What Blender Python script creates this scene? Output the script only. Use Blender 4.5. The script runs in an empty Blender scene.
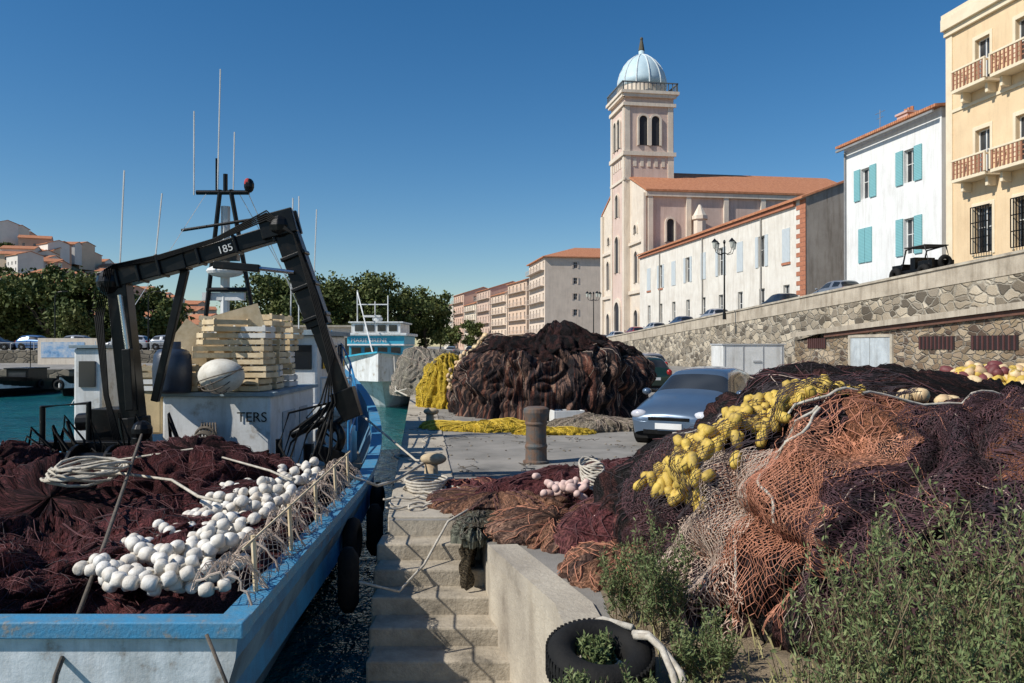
import bpy, math, random
import numpy as np
from mathutils import Vector, noise, Euler
R=random.Random(7)
sc=bpy.context.scene
# ---------------------------------------------------------------- nodes / materials
def newmat(name):
    m=bpy.data.materials.new(name); m.use_nodes=True
    nt=m.node_tree; b=nt.nodes['Principled BSDF']; return m,nt,b
def rgba(c): return (c[0],c[1],c[2],1)
def N(nt,t,**k):
    n=nt.nodes.new(t)
    for a,v in k.items(): setattr(n,a,v)
    return n
def setin(nt,sock,v):
    if isinstance(v,bpy.types.NodeSocket): nt.links.new(v,sock)
    else: sock.default_value=v
def mth(nt,op,a,b=None,clamp=False):
    n=N(nt,'ShaderNodeMath',operation=op); n.use_clamp=clamp
    setin(nt,n.inputs[0],a)
    if b is not None: setin(nt,n.inputs[1],b)
    return n.outputs[0]
def mixc(nt,f,a,b,mode='MIX'):
    n=N(nt,'ShaderNodeMix',data_type='RGBA',blend_type=mode)
    setin(nt,n.inputs[0],f); setin(nt,n.inputs[6],a); setin(nt,n.inputs[7],b)
    return n.outputs[2]
def noisen(nt,vec,scale,detail=5,rough=.6):
    n=N(nt,'ShaderNodeTexNoise'); n.inputs['Scale'].default_value=scale
    n.inputs['Detail'].default_value=detail; n.inputs['Roughness'].default_value=rough
    nt.links.new(vec,n.inputs['Vector']); return n.outputs['Fac']
def ramp(nt,f,stops,interp='LINEAR'):
    n=N(nt,'ShaderNodeValToRGB'); cr=n.color_ramp; cr.interpolation=interp
    while len(cr.elements)<len(stops): cr.elements.new(.5)
    for e,(p,c) in zip(cr.elements,stops): e.position=p; e.color=rgba(c)
    nt.links.new(f,n.inputs[0]); return n.outputs[0]
def bumpn(nt,h,strength,dist,b):
    n=N(nt,'ShaderNodeBump'); n.inputs['Strength'].default_value=strength
    n.inputs['Distance'].default_value=dist
    nt.links.new(h,n.inputs['Height']); nt.links.new(n.outputs[0],b.inputs['Normal'])
def M(name,c1,c2=None,scale=2.0,rough=.75,bump=.3,bscale=30,bdist=.01,metal=0,c3=None,grime=0,spec=.5):
    m,nt,b=newmat(name)
    if c2 is None: c2=tuple(x*.78 for x in c1)
    v=N(nt,'ShaderNodeTexCoord').outputs['Object']
    f=noisen(nt,v,scale,8,.65)
    st=[(.35,c2),(.62,c1)]
    if c3: st=[(.3,c3),(.42,c2),(.62,c1)]
    col=ramp(nt,f,st)
    f2=noisen(nt,v,bscale,4,.7)
    col=mixc(nt,.35,col,mixc(nt,f2,(.45,.45,.45,1),(1.05,1.05,1.05,1)),'MULTIPLY')
    if grime:
        mp=N(nt,'ShaderNodeMapping'); mp.inputs['Scale'].default_value=(1.5,1.5,.18)
        nt.links.new(v,mp.inputs[0])
        g=noisen(nt,mp.outputs[0],1.6,6,.7)
        gr=ramp(nt,g,[(.48,(1,1,1)),(.72,(1-grime,1-grime*1.1,1-grime*1.2))])
        col=mixc(nt,1,col,gr,'MULTIPLY')
    nt.links.new(col,b.inputs['Base Color'])
    b.inputs['Roughness'].default_value=rough; b.inputs['Metallic'].default_value=metal; b.inputs['Specular IOR Level'].default_value=spec
    if bump: bumpn(nt,f2,bump,bdist,b)
    return m
def stone_mat(name,cols,mortar,scale=(1.6,1.6,3.0),bump=.8):
    m,nt,b=newmat(name)
    v=N(nt,'ShaderNodeTexCoord').outputs['Object']
    wv=N(nt,'ShaderNodeTexNoise'); wv.inputs['Scale'].default_value=1.5; nt.links.new(v,wv.inputs['Vector'])
    vm=N(nt,'ShaderNodeVectorMath',operation='ADD'); nt.links.new(v,vm.inputs[0]); 
    vs=N(nt,'ShaderNodeVectorMath',operation='SCALE'); nt.links.new(wv.outputs['Color'],vs.inputs[0]); vs.inputs['Scale'].default_value=.35; nt.links.new(vs.outputs[0],vm.inputs[1])
    mp=N(nt,'ShaderNodeMapping'); mp.inputs['Scale'].default_value=scale; nt.links.new(vm.outputs[0],mp.inputs[0])
    vo=N(nt,'ShaderNodeTexVoronoi'); nt.links.new(mp.outputs[0],vo.inputs['Vector']); vo.inputs['Scale'].default_value=1
    ve=N(nt,'ShaderNodeTexVoronoi',feature='DISTANCE_TO_EDGE'); nt.links.new(mp.outputs[0],ve.inputs['Vector']); ve.inputs['Scale'].default_value=1
    sp=N(nt,'ShaderNodeSeparateColor'); nt.links.new(vo.outputs['Color'],sp.inputs[0])
    n=len(cols); c=ramp(nt,sp.outputs[0],[(.15+.7*i/max(1,n-1),k) for i,k in enumerate(cols)])
    f=mth(nt,'MULTIPLY',ve.outputs['Distance'],9,True)
    c=mixc(nt,f,rgba(mortar),c)
    f2=noisen(nt,v,14,5,.7); c=mixc(nt,.5,c,mixc(nt,f2,(.4,.4,.4,1),(1.1,1.1,1.1,1)),'MULTIPLY')
    f3=noisen(nt,v,.5,4,.6); c=mixc(nt,.6,c,ramp(nt,f3,[(.35,(.55,.52,.47)),(.6,(1,1,1))]),'MULTIPLY')
    nt.links.new(c,b.inputs['Base Color']); b.inputs['Roughness'].default_value=.9
    bumpn(nt,mth(nt,'ADD',f,mth(nt,'MULTIPLY',f2,.5)),bump,.08,b); return m
def tile_mat(name):
    m,nt,b=newmat(name); v=N(nt,'ShaderNodeTexCoord').outputs['Object']
    f=noisen(nt,v,3,6,.8); c=ramp(nt,f,[(.3,(.32,.12,.06)),(.5,(.58,.23,.11)),(.7,(.7,.36,.2))])
    w=N(nt,'ShaderNodeTexWave',wave_type='BANDS',bands_direction='X'); w.inputs['Scale'].default_value=1.4; nt.links.new(v,w.inputs[0])
    c=mixc(nt,.4,c,mixc(nt,w.outputs['Fac'],(.4,.4,.4,1),(1,1,1,1)),'MULTIPLY')
    nt.links.new(c,b.inputs['Base Color']); b.inputs['Roughness'].default_value=.9
    bumpn(nt,w.outputs['Fac'],.8,.08,b); return m
def shutter_mat(name,c):
    m,nt,b=newmat(name); v=N(nt,'ShaderNodeTexCoord').outputs['Object']
    w=N(nt,'ShaderNodeTexWave',wave_type='BANDS',bands_direction='Z'); w.inputs['Scale'].default_value=3; nt.links.new(v,w.inputs[0])
    f=noisen(nt,v,2,5)
    col=mixc(nt,mth(nt,'MULTIPLY',w.outputs['Fac'],.45),rgba(c),rgba(tuple(x*.45 for x in c)))
    col=mixc(nt,.35,col,mixc(nt,f,(.4,.4,.4,1),(1,1,1,1)),'MULTIPLY')
    nt.links.new(col,b.inputs['Base Color']); bumpn(nt,w.outputs['Fac'],.6,.02,b); return m
def net_mat(name,cols,k=25,w=.25,alpha=False,st=(2,.5),hole=.3,rough=.9,bs=1.0):
    m,nt,b=newmat(name); uv=N(nt,'ShaderNodeTexCoord').outputs['UV']
    s=N(nt,'ShaderNodeSeparateXYZ'); nt.links.new(uv,s.inputs[0])
    wn=noisen(nt,uv,2.5,3); wn2=noisen(nt,uv,4.3,3)
    u=mth(nt,'ADD',s.outputs[0],mth(nt,'MULTIPLY',wn,.4)); vv=mth(nt,'ADD',s.outputs[1],mth(nt,'MULTIPLY',wn2,.4))
    p=mth(nt,'FRACT',mth(nt,'MULTIPLY',mth(nt,'ADD',u,vv),k)); q=mth(nt,'FRACT',mth(nt,'MULTIPLY',mth(nt,'SUBTRACT',u,vv),k))
    mask=mth(nt,'MAXIMUM',mth(nt,'LESS_THAN',p,w),mth(nt,'LESS_THAN',q,w))
    mp=N(nt,'ShaderNodeMapping'); mp.inputs['Scale'].default_value=(st[0],st[1],1); nt.links.new(uv,mp.inputs[0])
    cn=noisen(nt,mp.outputs[0],1.6,4,.6); n=len(cols)
    c=ramp(nt,cn,[(.3+.4*i/max(1,n-1),k2) for i,k2 in enumerate(cols)])
    fn=noisen(nt,uv,60,2,.7); c=mixc(nt,.6,c,mixc(nt,fn,(.3,.3,.3,1),(1.6,1.6,1.6,1)),'MULTIPLY')
    if not alpha:
        c=mixc(nt,mask,mixc(nt,1,c,(hole,hole,hole,1),'MULTIPLY'),c)
    nt.links.new(c,b.inputs['Base Color']); b.inputs['Roughness'].default_value=rough
    b.inputs['Specular IOR Level'].default_value=.2
    if alpha:
        nt.links.new(mask,b.inputs['Alpha'])
    else:
        st2=noisen(nt,mp.outputs[0],22,4,.7)
        bumpn(nt,mth(nt,'ADD',mth(nt,'MULTIPLY',mask,.25),st2),bs,.06,b)
    return m
def glass_mat():
    m,nt,b=newmat('window_glass'); v=N(nt,'ShaderNodeTexCoord').outputs['Object']
    f=noisen(nt,v,.6,2); c=ramp(nt,f,[(.4,(.015,.018,.022)),(.6,(.05,.055,.06))])
    nt.links.new(c,b.inputs['Base Color']); b.inputs['Roughness'].default_value=.12; return m
GL=glass_mat()
m_white=M('white_paint',(.82,.82,.8),(.7,.7,.67),1.5,.5,.15,40,grime=.25)
m_bwhite=M('boat_white',(.84,.85,.84),(.72,.73,.71),2.5,.45,.2,30,grime=.35,c3=(.42,.35,.27))
m_transom=M('transom_paint',(.74,.78,.8),(.55,.6,.62),4,.6,.4,30,grime=.5,c3=(.25,.19,.14))
m_blue=M('boat_blue',(.03,.24,.5),(.03,.17,.36),4,.45,.3,40,c3=(.14,.17,.2))
m_rail=M('rail_paint',(.05,.27,.48),(.09,.25,.39),9,.6,.6,35,c3=(.3,.26,.21))
m_turq=M('turquoise_paint',(.05,.45,.62),(.04,.36,.52),3,.5,.2,30)
m_hullside=M('hull_side',(.12,.25,.38),(.07,.15,.24),2,.5,.3,30,grime=.5,c3=(.3,.3,.28))
m_black=M('black_steel',(.004,.004,.005),(.009,.009,.009),6,.32,.15,50,c3=(.03,.02,.015),spec=.25)
m_rubber=M('rubber',(.011,.011,.011),(.019,.018,.017),8,.8,.5,50,spec=.2)
m_wood=M('crate_wood',(.78,.64,.43),(.6,.46,.27),6,.8,.4,60)
m_deck=M('deck_wood',(.25,.2,.15),(.14,.11,.09),3,.8,.4,30)
m_conc=M('concrete',(.55,.49,.39),(.4,.35,.28),1.2,.9,.6,22,.02,c3=(.22,.19,.15),grime=.25)
m_step=M('stair_stone',(.5,.43,.33),(.34,.29,.22),3,.9,.8,25,.02,c3=(.15,.13,.1))
m_asph=M('asphalt',(.34,.315,.28),(.23,.215,.19),.7,.9,.6,60,.01,c3=(.12,.115,.105))
m_road=M('road_asphalt',(.1,.1,.1),(.07,.07,.07),.7,.9,.5,60,.01)
m_soil=M('soil',(.3,.23,.15),(.17,.13,.08),2,.95,.9,25,.03)
m_rust=M('bollard_iron',(.09,.1,.1),(.18,.1,.06),7,.7,.7,40,.01,c3=(.04,.045,.045))
m_rope=M('rope',(.62,.57,.48),(.4,.35,.28),20,.9,.8,150,.004)
m_ropeg=M('rope_dark',(.16,.13,.1),(.08,.07,.06),20,.9,.8,150,.004)
m_float=M('float_white',(.85,.82,.76),(.68,.62,.53),6,.65,.4,60,c3=(.5,.42,.33))
m_floaty=M('float_yellow',(.72,.5,.09),(.5,.34,.07),9,.65,.4,60,c3=(.28,.2,.08))
m_floatc=M('float_cream',(.78,.62,.36),(.6,.38,.2),6,.6,.2,60)
m_floatr=M('float_maroon',(.2,.05,.05),(.12,.03,.03),6,.6,.2,60)
m_tile=tile_mat('roof_tiles')
m_stone=stone_mat('masonry',[(.14,.115,.085),(.5,.42,.31),(.26,.22,.17),(.62,.53,.4)],(.52,.47,.38),(1.5,1.5,2.6),1.0)
m_plaster=M('parapet_plaster',(.55,.48,.38),(.42,.36,.28),.8,.9,.5,10,.02,grime=.4,c3=(.3,.26,.2))
def leaf_mat(name,a,b2,c,sc_=.6):
    m,nt,b=newmat(name); v=N(nt,'ShaderNodeTexCoord').outputs['Object']
    f=noisen(nt,v,sc_,3); f2=noisen(nt,v,sc_*14,2)
    col=ramp(nt,mth(nt,'ADD',mth(nt,'MULTIPLY',f,.55),mth(nt,'MULTIPLY',f2,.45)),[(.35,a),(.5,b2),(.65,c)])
    nt.links.new(col,b.inputs['Base Color']); b.inputs['Roughness'].default_value=.65; b.inputs['Specular IOR Level'].default_value=.25; return m
m_tree=leaf_mat('tree_leaves',(.03,.05,.014),(.08,.105,.028),(.18,.175,.055),.35)
m_shrub=leaf_mat('shrub_leaves',(.07,.1,.035),(.14,.18,.07),(.25,.27,.12),3)
m_stem=M('stems',(.22,.17,.09),(.13,.09,.05),10)
m_bark=M('bark',(.16,.13,.1),(.09,.07,.05),3,.9,.8,12,.03)
# ---------------------------------------------------------------- mesh helpers
def link(o,parent=None):
    sc.collection.objects.link(o)
    if parent: o.parent=parent
    return o
def root(name,loc=(0,0,0),rz=0):
    o=bpy.data.objects.new(name,None); o.location=loc; o.rotation_euler=(0,0,rz); return link(o)
class B:
    def __init__(s): s.v=[]; s.f=[]
    def add(s,v,f):
        o=len(s.v); s.v.extend([tuple(p) for p in v]); s.f.extend([tuple(i+o for i in q) for q in f]); return s
    def box(s,x0,x1,y0,y1,z0,z1,rz=0,ry=0):
        v=[(x,y,z) for z in (z0,z1) for x,y in ((x0,y0),(x1,y0),(x1,y1),(x0,y1))]
        if rz or ry:
            c=Vector(((x0+x1)/2,(y0+y1)/2,(z0+z1)/2)); E=Euler((0,ry,rz)).to_matrix(); v=[E@(Vector(p)-c)+c for p in v]
        return s.add(v,[(0,3,2,1),(4,5,6,7),(0,1,5,4),(1,2,6,5),(2,3,7,6),(3,0,4,7)])
    def tube(s,pts,r,n=6,cap=True):
        pts=[Vector(p) for p in pts]; m=len(pts); V=[];F=[]
        rs=r if isinstance(r,(list,tuple)) else [r]*m
        for i,p in enumerate(pts):
            t=(pts[min(i+1,m-1)]-pts[max(i-1,0)])
            if t.length<1e-9: t=Vector((0,0,1))
            t.normalize(); ref=Vector((0,0,1)) if abs(t.z)<.9 else Vector((1,0,0))
            a=t.cross(ref).normalized(); b=t.cross(a)
            for k in range(n):
                g=2*math.pi*k/n; V.append(p+(a*math.cos(g)+b*math.sin(g))*rs[i])
        for i in range(m-1):
            for k in range(n):
                k2=(k+1)%n; F.append((i*n+k,i*n+k2,(i+1)*n+k2,(i+1)*n+k))
        if cap: F.append(tuple(range(n))[::-1]); F.append(tuple((m-1)*n+k for k in range(n)))
        return s.add(V,F)
    def beam(s,p0,p1,w,h,w1=None,h1=None):
        p0=Vector(p0);p1=Vector(p1); t=(p1-p0).normalized(); a=t.cross(Vector((0,1,0))).normalized(); b=t.cross(a)
        w1=w1 or w; h1=h1 or h; V=[]
        for p,ww,hh in ((p0,w,h),(p1,w1,h1)):
            for i,j in ((-1,-1),(1,-1),(1,1),(-1,1)): V.append(p+a*i*hh/2+b*j*ww/2)
        return s.add(V,[(0,3,2,1),(4,5,6,7),(0,1,5,4),(1,2,6,5),(2,3,7,6),(3,0,4,7)])
    def ell(s,c,rx,ry,rz,nu=10,nv=7,ax=None,flat=1.0):
        V=[];F=[]; q=None
        if ax is not None: q=Vector(ax).to_track_quat('Z','Y')
        for j in range(nv+1):
            ph=-math.pi/2+math.pi*j/nv
            for i in range(nu):
                th=2*math.pi*i/nu; cp_=max(0,math.cos(ph))**(1/flat)
                p=Vector((rx*cp_*math.cos(th),ry*cp_*math.sin(th),rz*max(-1,min(1,math.sin(ph)*flat))))
                if q: p=q@p
                V.append(p+Vector(c))
        for j in range(nv):
            for i in range(nu):
                i2=(i+1)%nu; F.append((j*nu+i,j*nu+i2,(j+1)*nu+i2,(j+1)*nu+i))
        return s.add(V,F)
    def torus(s,c,R_,r,nu=28,nv=10,ax=(0,0,1),sq=1):
        q=Vector(ax).to_track_quat('Z','Y'); V=[];F=[]
        for i in range(nu):
            a=2*math.pi*i/nu
            for j in range(nv):
                b=2*math.pi*j/nv; p=Vector(((R_+r*math.cos(b))*math.cos(a),(R_+r*math.cos(b))*math.sin(a),r*sq*math.sin(b)))
                V.append(q@p+Vector(c))
        for i in range(nu):
            for j in range(nv):
                i2=(i+1)%nu;j2=(j+1)%nv; F.append((i*nv+j,i2*nv+j,i2*nv+j2,i*nv+j2))
        return s.add(V,F)
    def obj(s,name,mat,parent=None,smooth=False,bevel=0):
        me=bpy.data.meshes.new(name); me.from_pydata(s.v,[],s.f); me.materials.append(mat)
        if smooth: me.polygons.foreach_set('use_smooth',[True]*len(me.polygons))
        me.update(); o=bpy.data.objects.new(name,me); link(o,parent)
        if bevel:
            md=o.modifiers.new('bevel','BEVEL'); md.width=bevel; md.segments=2; md.limit_method='ANGLE'
        return o
def grid(name,G,UV,mat,parent=None,smooth=True):
    nu=len(G);nv=len(G[0]); V=[p for r in G for p in r]; F=[];
    for i in range(nu-1):
        for j in range(nv-1): F.append((i*nv+j,(i+1)*nv+j,(i+1)*nv+j+1,i*nv+j+1))
    me=bpy.data.meshes.new(name); me.from_pydata(V,[],F); me.materials.append(mat)
    me.polygons.foreach_set('use_smooth',[smooth]*len(me.polygons))
    uvl=me.uv_layers.new(name='UV'); fl=np.array([p for r in UV for p in r],dtype=np.float32)
    li=np.zeros(len(me.loops),dtype=np.int32); me.loops.foreach_get('vertex_index',li)
    uvl.data.foreach_set('uv',fl[li].ravel()); me.update()
    return link(bpy.data.objects.new(name,me),parent)
def quads(name,C,A,Bv,mat,parent=None):
    n=len(C); V=np.empty((n,4,3)); V[:,0]=C-A; V[:,1]=C+Bv; V[:,2]=C+A; V[:,3]=C-Bv
    me=bpy.data.meshes.new(name); me.vertices.add(4*n); me.vertices.foreach_set('co',V.ravel())
    me.loops.add(4*n); me.loops.foreach_set('vertex_index',np.arange(4*n,dtype=np.int32))
    me.polygons.add(n); me.polygons.foreach_set('loop_start',np.arange(0,4*n,4,dtype=np.int32))
    me.materials.append(mat); me.update(calc_edges=True); me.validate()
    return link(bpy.data.objects.new(name,me),parent)
def nz(x,y,z=0): return noise.noise(Vector((x,y,z)))
# ---------------------------------------------------------------- camera / light
cam=bpy.data.cameras.new('camera'); cam.lens=28.125; cam.sensor_width=36; cam.clip_end=5000; cam.clip_start=.05
co=link(bpy.data.objects.new('camera',cam)); co.location=(0,0,1.95); co.rotation_euler=(math.radians(90.25),0,0); sc.camera=co
S=Vector((-.76,-.36,.74)).normalized()
sun=bpy.data.lights.new('sun','SUN'); sun.energy=5.0; sun.angle=math.radians(.5); sun.color=(1,.95,.86)
so=link(bpy.data.objects.new('sun',sun)); so.rotation_mode='QUATERNION'; so.rotation_quaternion=S.to_track_quat('Z','Y'); so.location=(-20,-5,30)
w=bpy.data.worlds.new('World'); sc.world=w; w.use_nodes=True; nt=w.node_tree
sky=nt.nodes.new('ShaderNodeTexSky'); sky.sky_type='NISHITA'; sky.sun_disc=False
sky.sun_elevation=math.asin(S.z); sky.sun_rotation=math.atan2(S.x,S.y)%(2*math.pi); sky.dust_density=.15; sky.ozone_density=3.2; sky.air_density=1.0
hs=nt.nodes.new('ShaderNodeHueSaturation'); hs.inputs['Saturation'].default_value=1.32
nt.links.new(sky.outputs[0],hs.inputs['Color'])
bg=nt.nodes['Background']; nt.links.new(hs.outputs[0],bg.inputs[0]); bg.inputs[1].default_value=.1
sc.view_settings.view_transform='Standard'; sc.view_settings.look='None'; sc.view_settings.exposure=0
# ---------------------------------------------------------------- ground, water
B().box(-2500,2500,-60,2500,-3.2,-3.0).obj('ground',m_soil)
m,nt,b=newmat('sea_water'); v=N(nt,'ShaderNodeTexCoord').outputs['Object']
mp=N(nt,'ShaderNodeMapping'); mp.inputs['Scale'].default_value=(1,.6,1); nt.links.new(v,mp.inputs[0])
f=noisen(nt,mp.outputs[0],2.2,5,.6); c=ramp(nt,noisen(nt,v,.3,3),[(.35,(.004,.08,.09)),(.65,(.01,.13,.13))]); nt.links.new(c,b.inputs['Base Color'])
b.inputs['Roughness'].default_value=.12; b.inputs['Specular IOR Level'].default_value=.4; bumpn(nt,f,.9,.25,b)
B().add([(-600,-50,-1.2),(12,-50,-1.2),(12,140,-1.2),(-600,140,-1.2)],[(0,1,2,3)]).obj('water',m)
def prism(name,poly,z0,z1,mat,matside=None,parent=None):
    n=len(poly); b=B(); b.add([(x,y,z1) for x,y in poly],[tuple(range(n))]); o=b.obj(name,mat,parent)
    s=B(); s.add([(x,y,z1-.001) for x,y in poly]+[(x,y,z0) for x,y in poly],[(i,(i+1)%n,n+(i+1)%n,n+i) for i in range(n)]); s.obj('quay_face',matside or mat,o)
    return o
m_quayface=stone_mat('quay_face_stone',[(.16,.14,.11),(.28,.24,.18)],(.12,.11,.09),(1.2,1.2,2.2))
quay=prism('quay',[(.42,-6),(.42,5),(.34,5.95),(-.21,7.7),(-.40,8.9),(-1.36,8.9),(-12.99,110),(70,110),(70,-6)],-3,0,m_asph,m_conc)
far=prism('far_quay',[(-600,52),(-31,56),(-22,80),(-12.99,110.2),(400,110.2),(400,900),(-900,900),(-900,52)],-3,.25,m_asph,m_quayface)
prism('promenade',[(-260,74),(-30,75.5),(-26,96),(-260,96)],.2,1.45,m_asph,m_quayface)
b=B(); y=9.0
while y<108:
    L=1.15+R.random()*.25; dz=.02+R.random()*.015
    def q(a,s): return (a-.115*s,s)
    p=[q(-.36,y),q(.48+R.random()*.03,y),q(.48,y+L-.02),q(-.36,y+L-.02)]
    b.add([(u,v_,-.3) for u,v_ in p]+[(u,v_,dz) for u,v_ in p],[(4,5,6,7),(0,1,5,4),(1,2,6,5),(2,3,7,6),(3,0,4,7)]); y+=L
b.obj('quay_kerb',m_conc,bevel=.012)
st=root('stone_stairs'); b=B()
for k in range(1,7):
    yb=8.9-.36*(k-1); yf=yb-.37; z=-.17*k
    xl=-.45-.115*yf; xr=-.1 if k<4 else .4
    b.add([(xl-.02+R.uniform(-.015,.015),yf,z),(xr+.0,yf+R.uniform(-.01,.01),z),(xr,yb+.05,z),(xl-.02,yb+.05,z)]+[(xl-.02,yf,-2.5),(xr,yf,-2.5),(xr,yb+.05,-2.5),(xl-.02,yb+.05,-2.5)],
      [(0,1,2,3),(0,4,5,1),(0,3,7,4),(1,5,6,2)])
b.obj('steps',m_step,st,bevel=.02)
b=B().add([(-1.25,4.0,-1.15),(.5,4.0,-1.15),(.5,6.8,-1.1),(-1.25,6.8,-1.1),(-1.25,4,-2.5),(.5,4,-2.5),(.5,6.8,-2.5),(-1.25,6.8,-2.5)],[(0,1,2,3),(0,3,7,4),(0,4,5,1)]); b.obj('landing',m_step,st)
cp=B(); pts=[(.42,-3),(.42,5),(.34,5.95),(-.21,7.7)]
for (a,c_) in zip(pts[:-1],pts[1:]):
    cp.add([(a[0]-.02,a[1],.03),(a[0]+.26,a[1]+.03,.03),(c_[0]+.26,c_[1]+.03,.03),(c_[0]-.02,c_[1],.03),(a[0]-.02,a[1],-.12),(a[0]+.26,a[1]+.03,-.12),(c_[0]+.26,c_[1]+.03,-.12),(c_[0]-.02,c_[1],-.12)],[(0,1,2,3),(0,3,7,4),(0,4,5,1),(2,6,7,3),(1,2,6,5)])
cp.obj('coping',m_conc,st)
G=[];UV=[]
for i in range(60):
    r=[];u=[]
    for j in range(60):
        x=.7+5*i/59; y=2.0+4.5*j/59; e=min(i,j,59-i,59-j)/8; r.append((x,y,.006+min(1,e)*(.03+.05*nz(x*3,y*3)))); u.append((x,y))
    G.append(r);UV.append(u)
grid('soil_patch',G,UV,m_soil)
# ---------------------------------------------------------------- terrace with retaining wall
def zt(Y): return 7.57-.0477*Y
def road(Y): return max(zt(Y)-.6,.3)
def wl(Y,off=0): return 26.86-.157*Y+off
tw=root('retaining_wall'); Ys=list(range(10,142,6))
b=B();bs=B();bc=B()
for a,c_ in zip(Ys[:-1],Ys[1:]):
    za,zc=max(zt(a),1.1),max(zt(c_),1.1)
    bs.add([(wl(a),a,-.1),(wl(c_),c_,-.1),(wl(c_),c_,zc-.95),(wl(a),a,za-.95)],[(0,1,2,3)])
    b.add([(wl(a)-.04,a,za-.95),(wl(c_)-.04,c_,zc-.95),(wl(c_)-.04,c_,zc-.12),(wl(a)-.04,a,za-.12),(wl(a)+.36,a,za-.95),(wl(c_)+.36,c_,zc-.95),(wl(c_)+.36,c_,zc-.12),(wl(a)+.36,a,za-.12)],[(0,1,2,3),(4,5,6,7),(0,1,5,4)])
    bc.add([(wl(a,-.12),a,za-.12),(wl(c_,-.12),c_,zc-.12),(wl(c_,-.12),c_,zc),(wl(a,-.12),a,za),(wl(a,.44),a,za-.12),(wl(c_,.44),c_,zc-.12),(wl(c_,.44),c_,zc),(wl(a,.44),a,za)],[(0,1,2,3),(3,2,6,7),(4,5,6,7),(0,1,5,4)])
bs.obj('masonry',m_stone,tw); b.obj('parapet',m_plaster,tw); bc.obj('coping',m_conc,tw)
b=B()
for a,c_ in zip(Ys[:-1],Ys[1:]):
    b.add([(wl(a)+.1,a,road(a)),(120,a,road(a)),(120,c_,road(c_)),(wl(c_)+.1,c_,road(c_))],[(0,1,2,3)])
b.obj('terrace_road',m_road)
stg=root('storage_vault'); b=B(); bb=B(); bt=B(); Y0,Y1=22,49.5
def zs(Y): return 5.35-.0535*Y
def sl(Y,o=0): return 25.3-.157*Y+o
b.add([(sl(Y0),Y0,-.1),(sl(Y1),Y1,-.1),(sl(Y1),Y1,zs(Y1)-.5),(sl(Y0),Y0,zs(Y0)-.5),(sl(Y1,1.6),Y1,-.1),(sl(Y1,1.6),Y1,zs(Y1))],[(0,1,2,3),(1,4,5,2)])
b.obj('wall',stone_mat('brown_masonry',[(.12,.08,.055),(.42,.32,.2),(.24,.16,.1),(.54,.43,.3)],(.42,.37,.3),(2.0,2.0,4.0),1.0),stg)
bb.add([(sl(Y0,-.15),Y0,zs(Y0)-.5),(sl(46,-.15),46,zs(46)-.5),(sl(46,-.15),46,zs(46)-.28),(sl(Y0,-.15),Y0,zs(Y0)-.28),(sl(Y0,.2),Y0,zs(Y0)-.5),(sl(46,.2),46,zs(46)-.5)],[(0,1,2,3),(0,1,5,4)])
bb.obj('beam',M('brown_beam',(.16,.07,.045),(.1,.05,.035)),stg)
bt.add([(sl(Y0,-.3),Y0,zs(Y0)-.28),(sl(Y1,-.3),Y1,zs(Y1)-.28),(sl(Y1,-.3),Y1,zs(Y1)),(sl(Y0,-.3),Y0,zs(Y0)),(sl(Y0,1.7),Y0,zs(Y0)+.1),(sl(Y1,1.7),Y1,zs(Y1)+.1)],[(0,1,2,3),(3,2,5,4)])
bt.obj('roof_slab',m_plaster,stg)
def onwall(bd,Ya,Yb,z0,z1,o=-.04,t=.1):
    bd.add([(sl(Ya,o),Ya,z0),(sl(Yb,o),Yb,z0),(sl(Yb,o),Yb,z1),(sl(Ya,o),Ya,z1),(sl(Ya,o+t),Ya,z0),(sl(Yb,o+t),Yb,z0),(sl(Yb,o+t),Yb,z1),(sl(Ya,o+t),Ya,z1)],[(0,1,2,3),(0,1,5,4),(3,2,6,7),(0,3,7,4),(1,2,6,5)])
d=B(); [onwall(d,ya,yb,.05,2.35,-.05) for ya,yb in ((40.1,41.75),(41.85,43.5))]; d.obj('doors',M('grey_door',(.55,.6,.62),(.42,.46,.48),2,.6,grime=.4),stg,bevel=.02)
d=B(); onwall(d,39.9,43.7,2.35,2.5,-.09,.14); onwall(d,39.9,40.08,.05,2.35,-.09,.14); onwall(d,43.52,43.7,.05,2.35,-.09,.14); d.obj('door_frame',m_conc,stg)
d=B(); g=B()
for ya,yb in ((46,48),(35.6,38),(32,34.6),(27,30)):
    onwall(d,ya,yb,1.75,2.35,-.03)
    n=9
    for i in range(n): yy=ya+(yb-ya)*(i+.5)/n; onwall(g,yy-.03,yy+.03,1.75,2.35,-.08,.05)
d.obj('vents',M('vent_dark',(.02,.012,.012)),stg); g.obj('vent_bars',M('vent_red',(.12,.045,.04)),stg)
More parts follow.
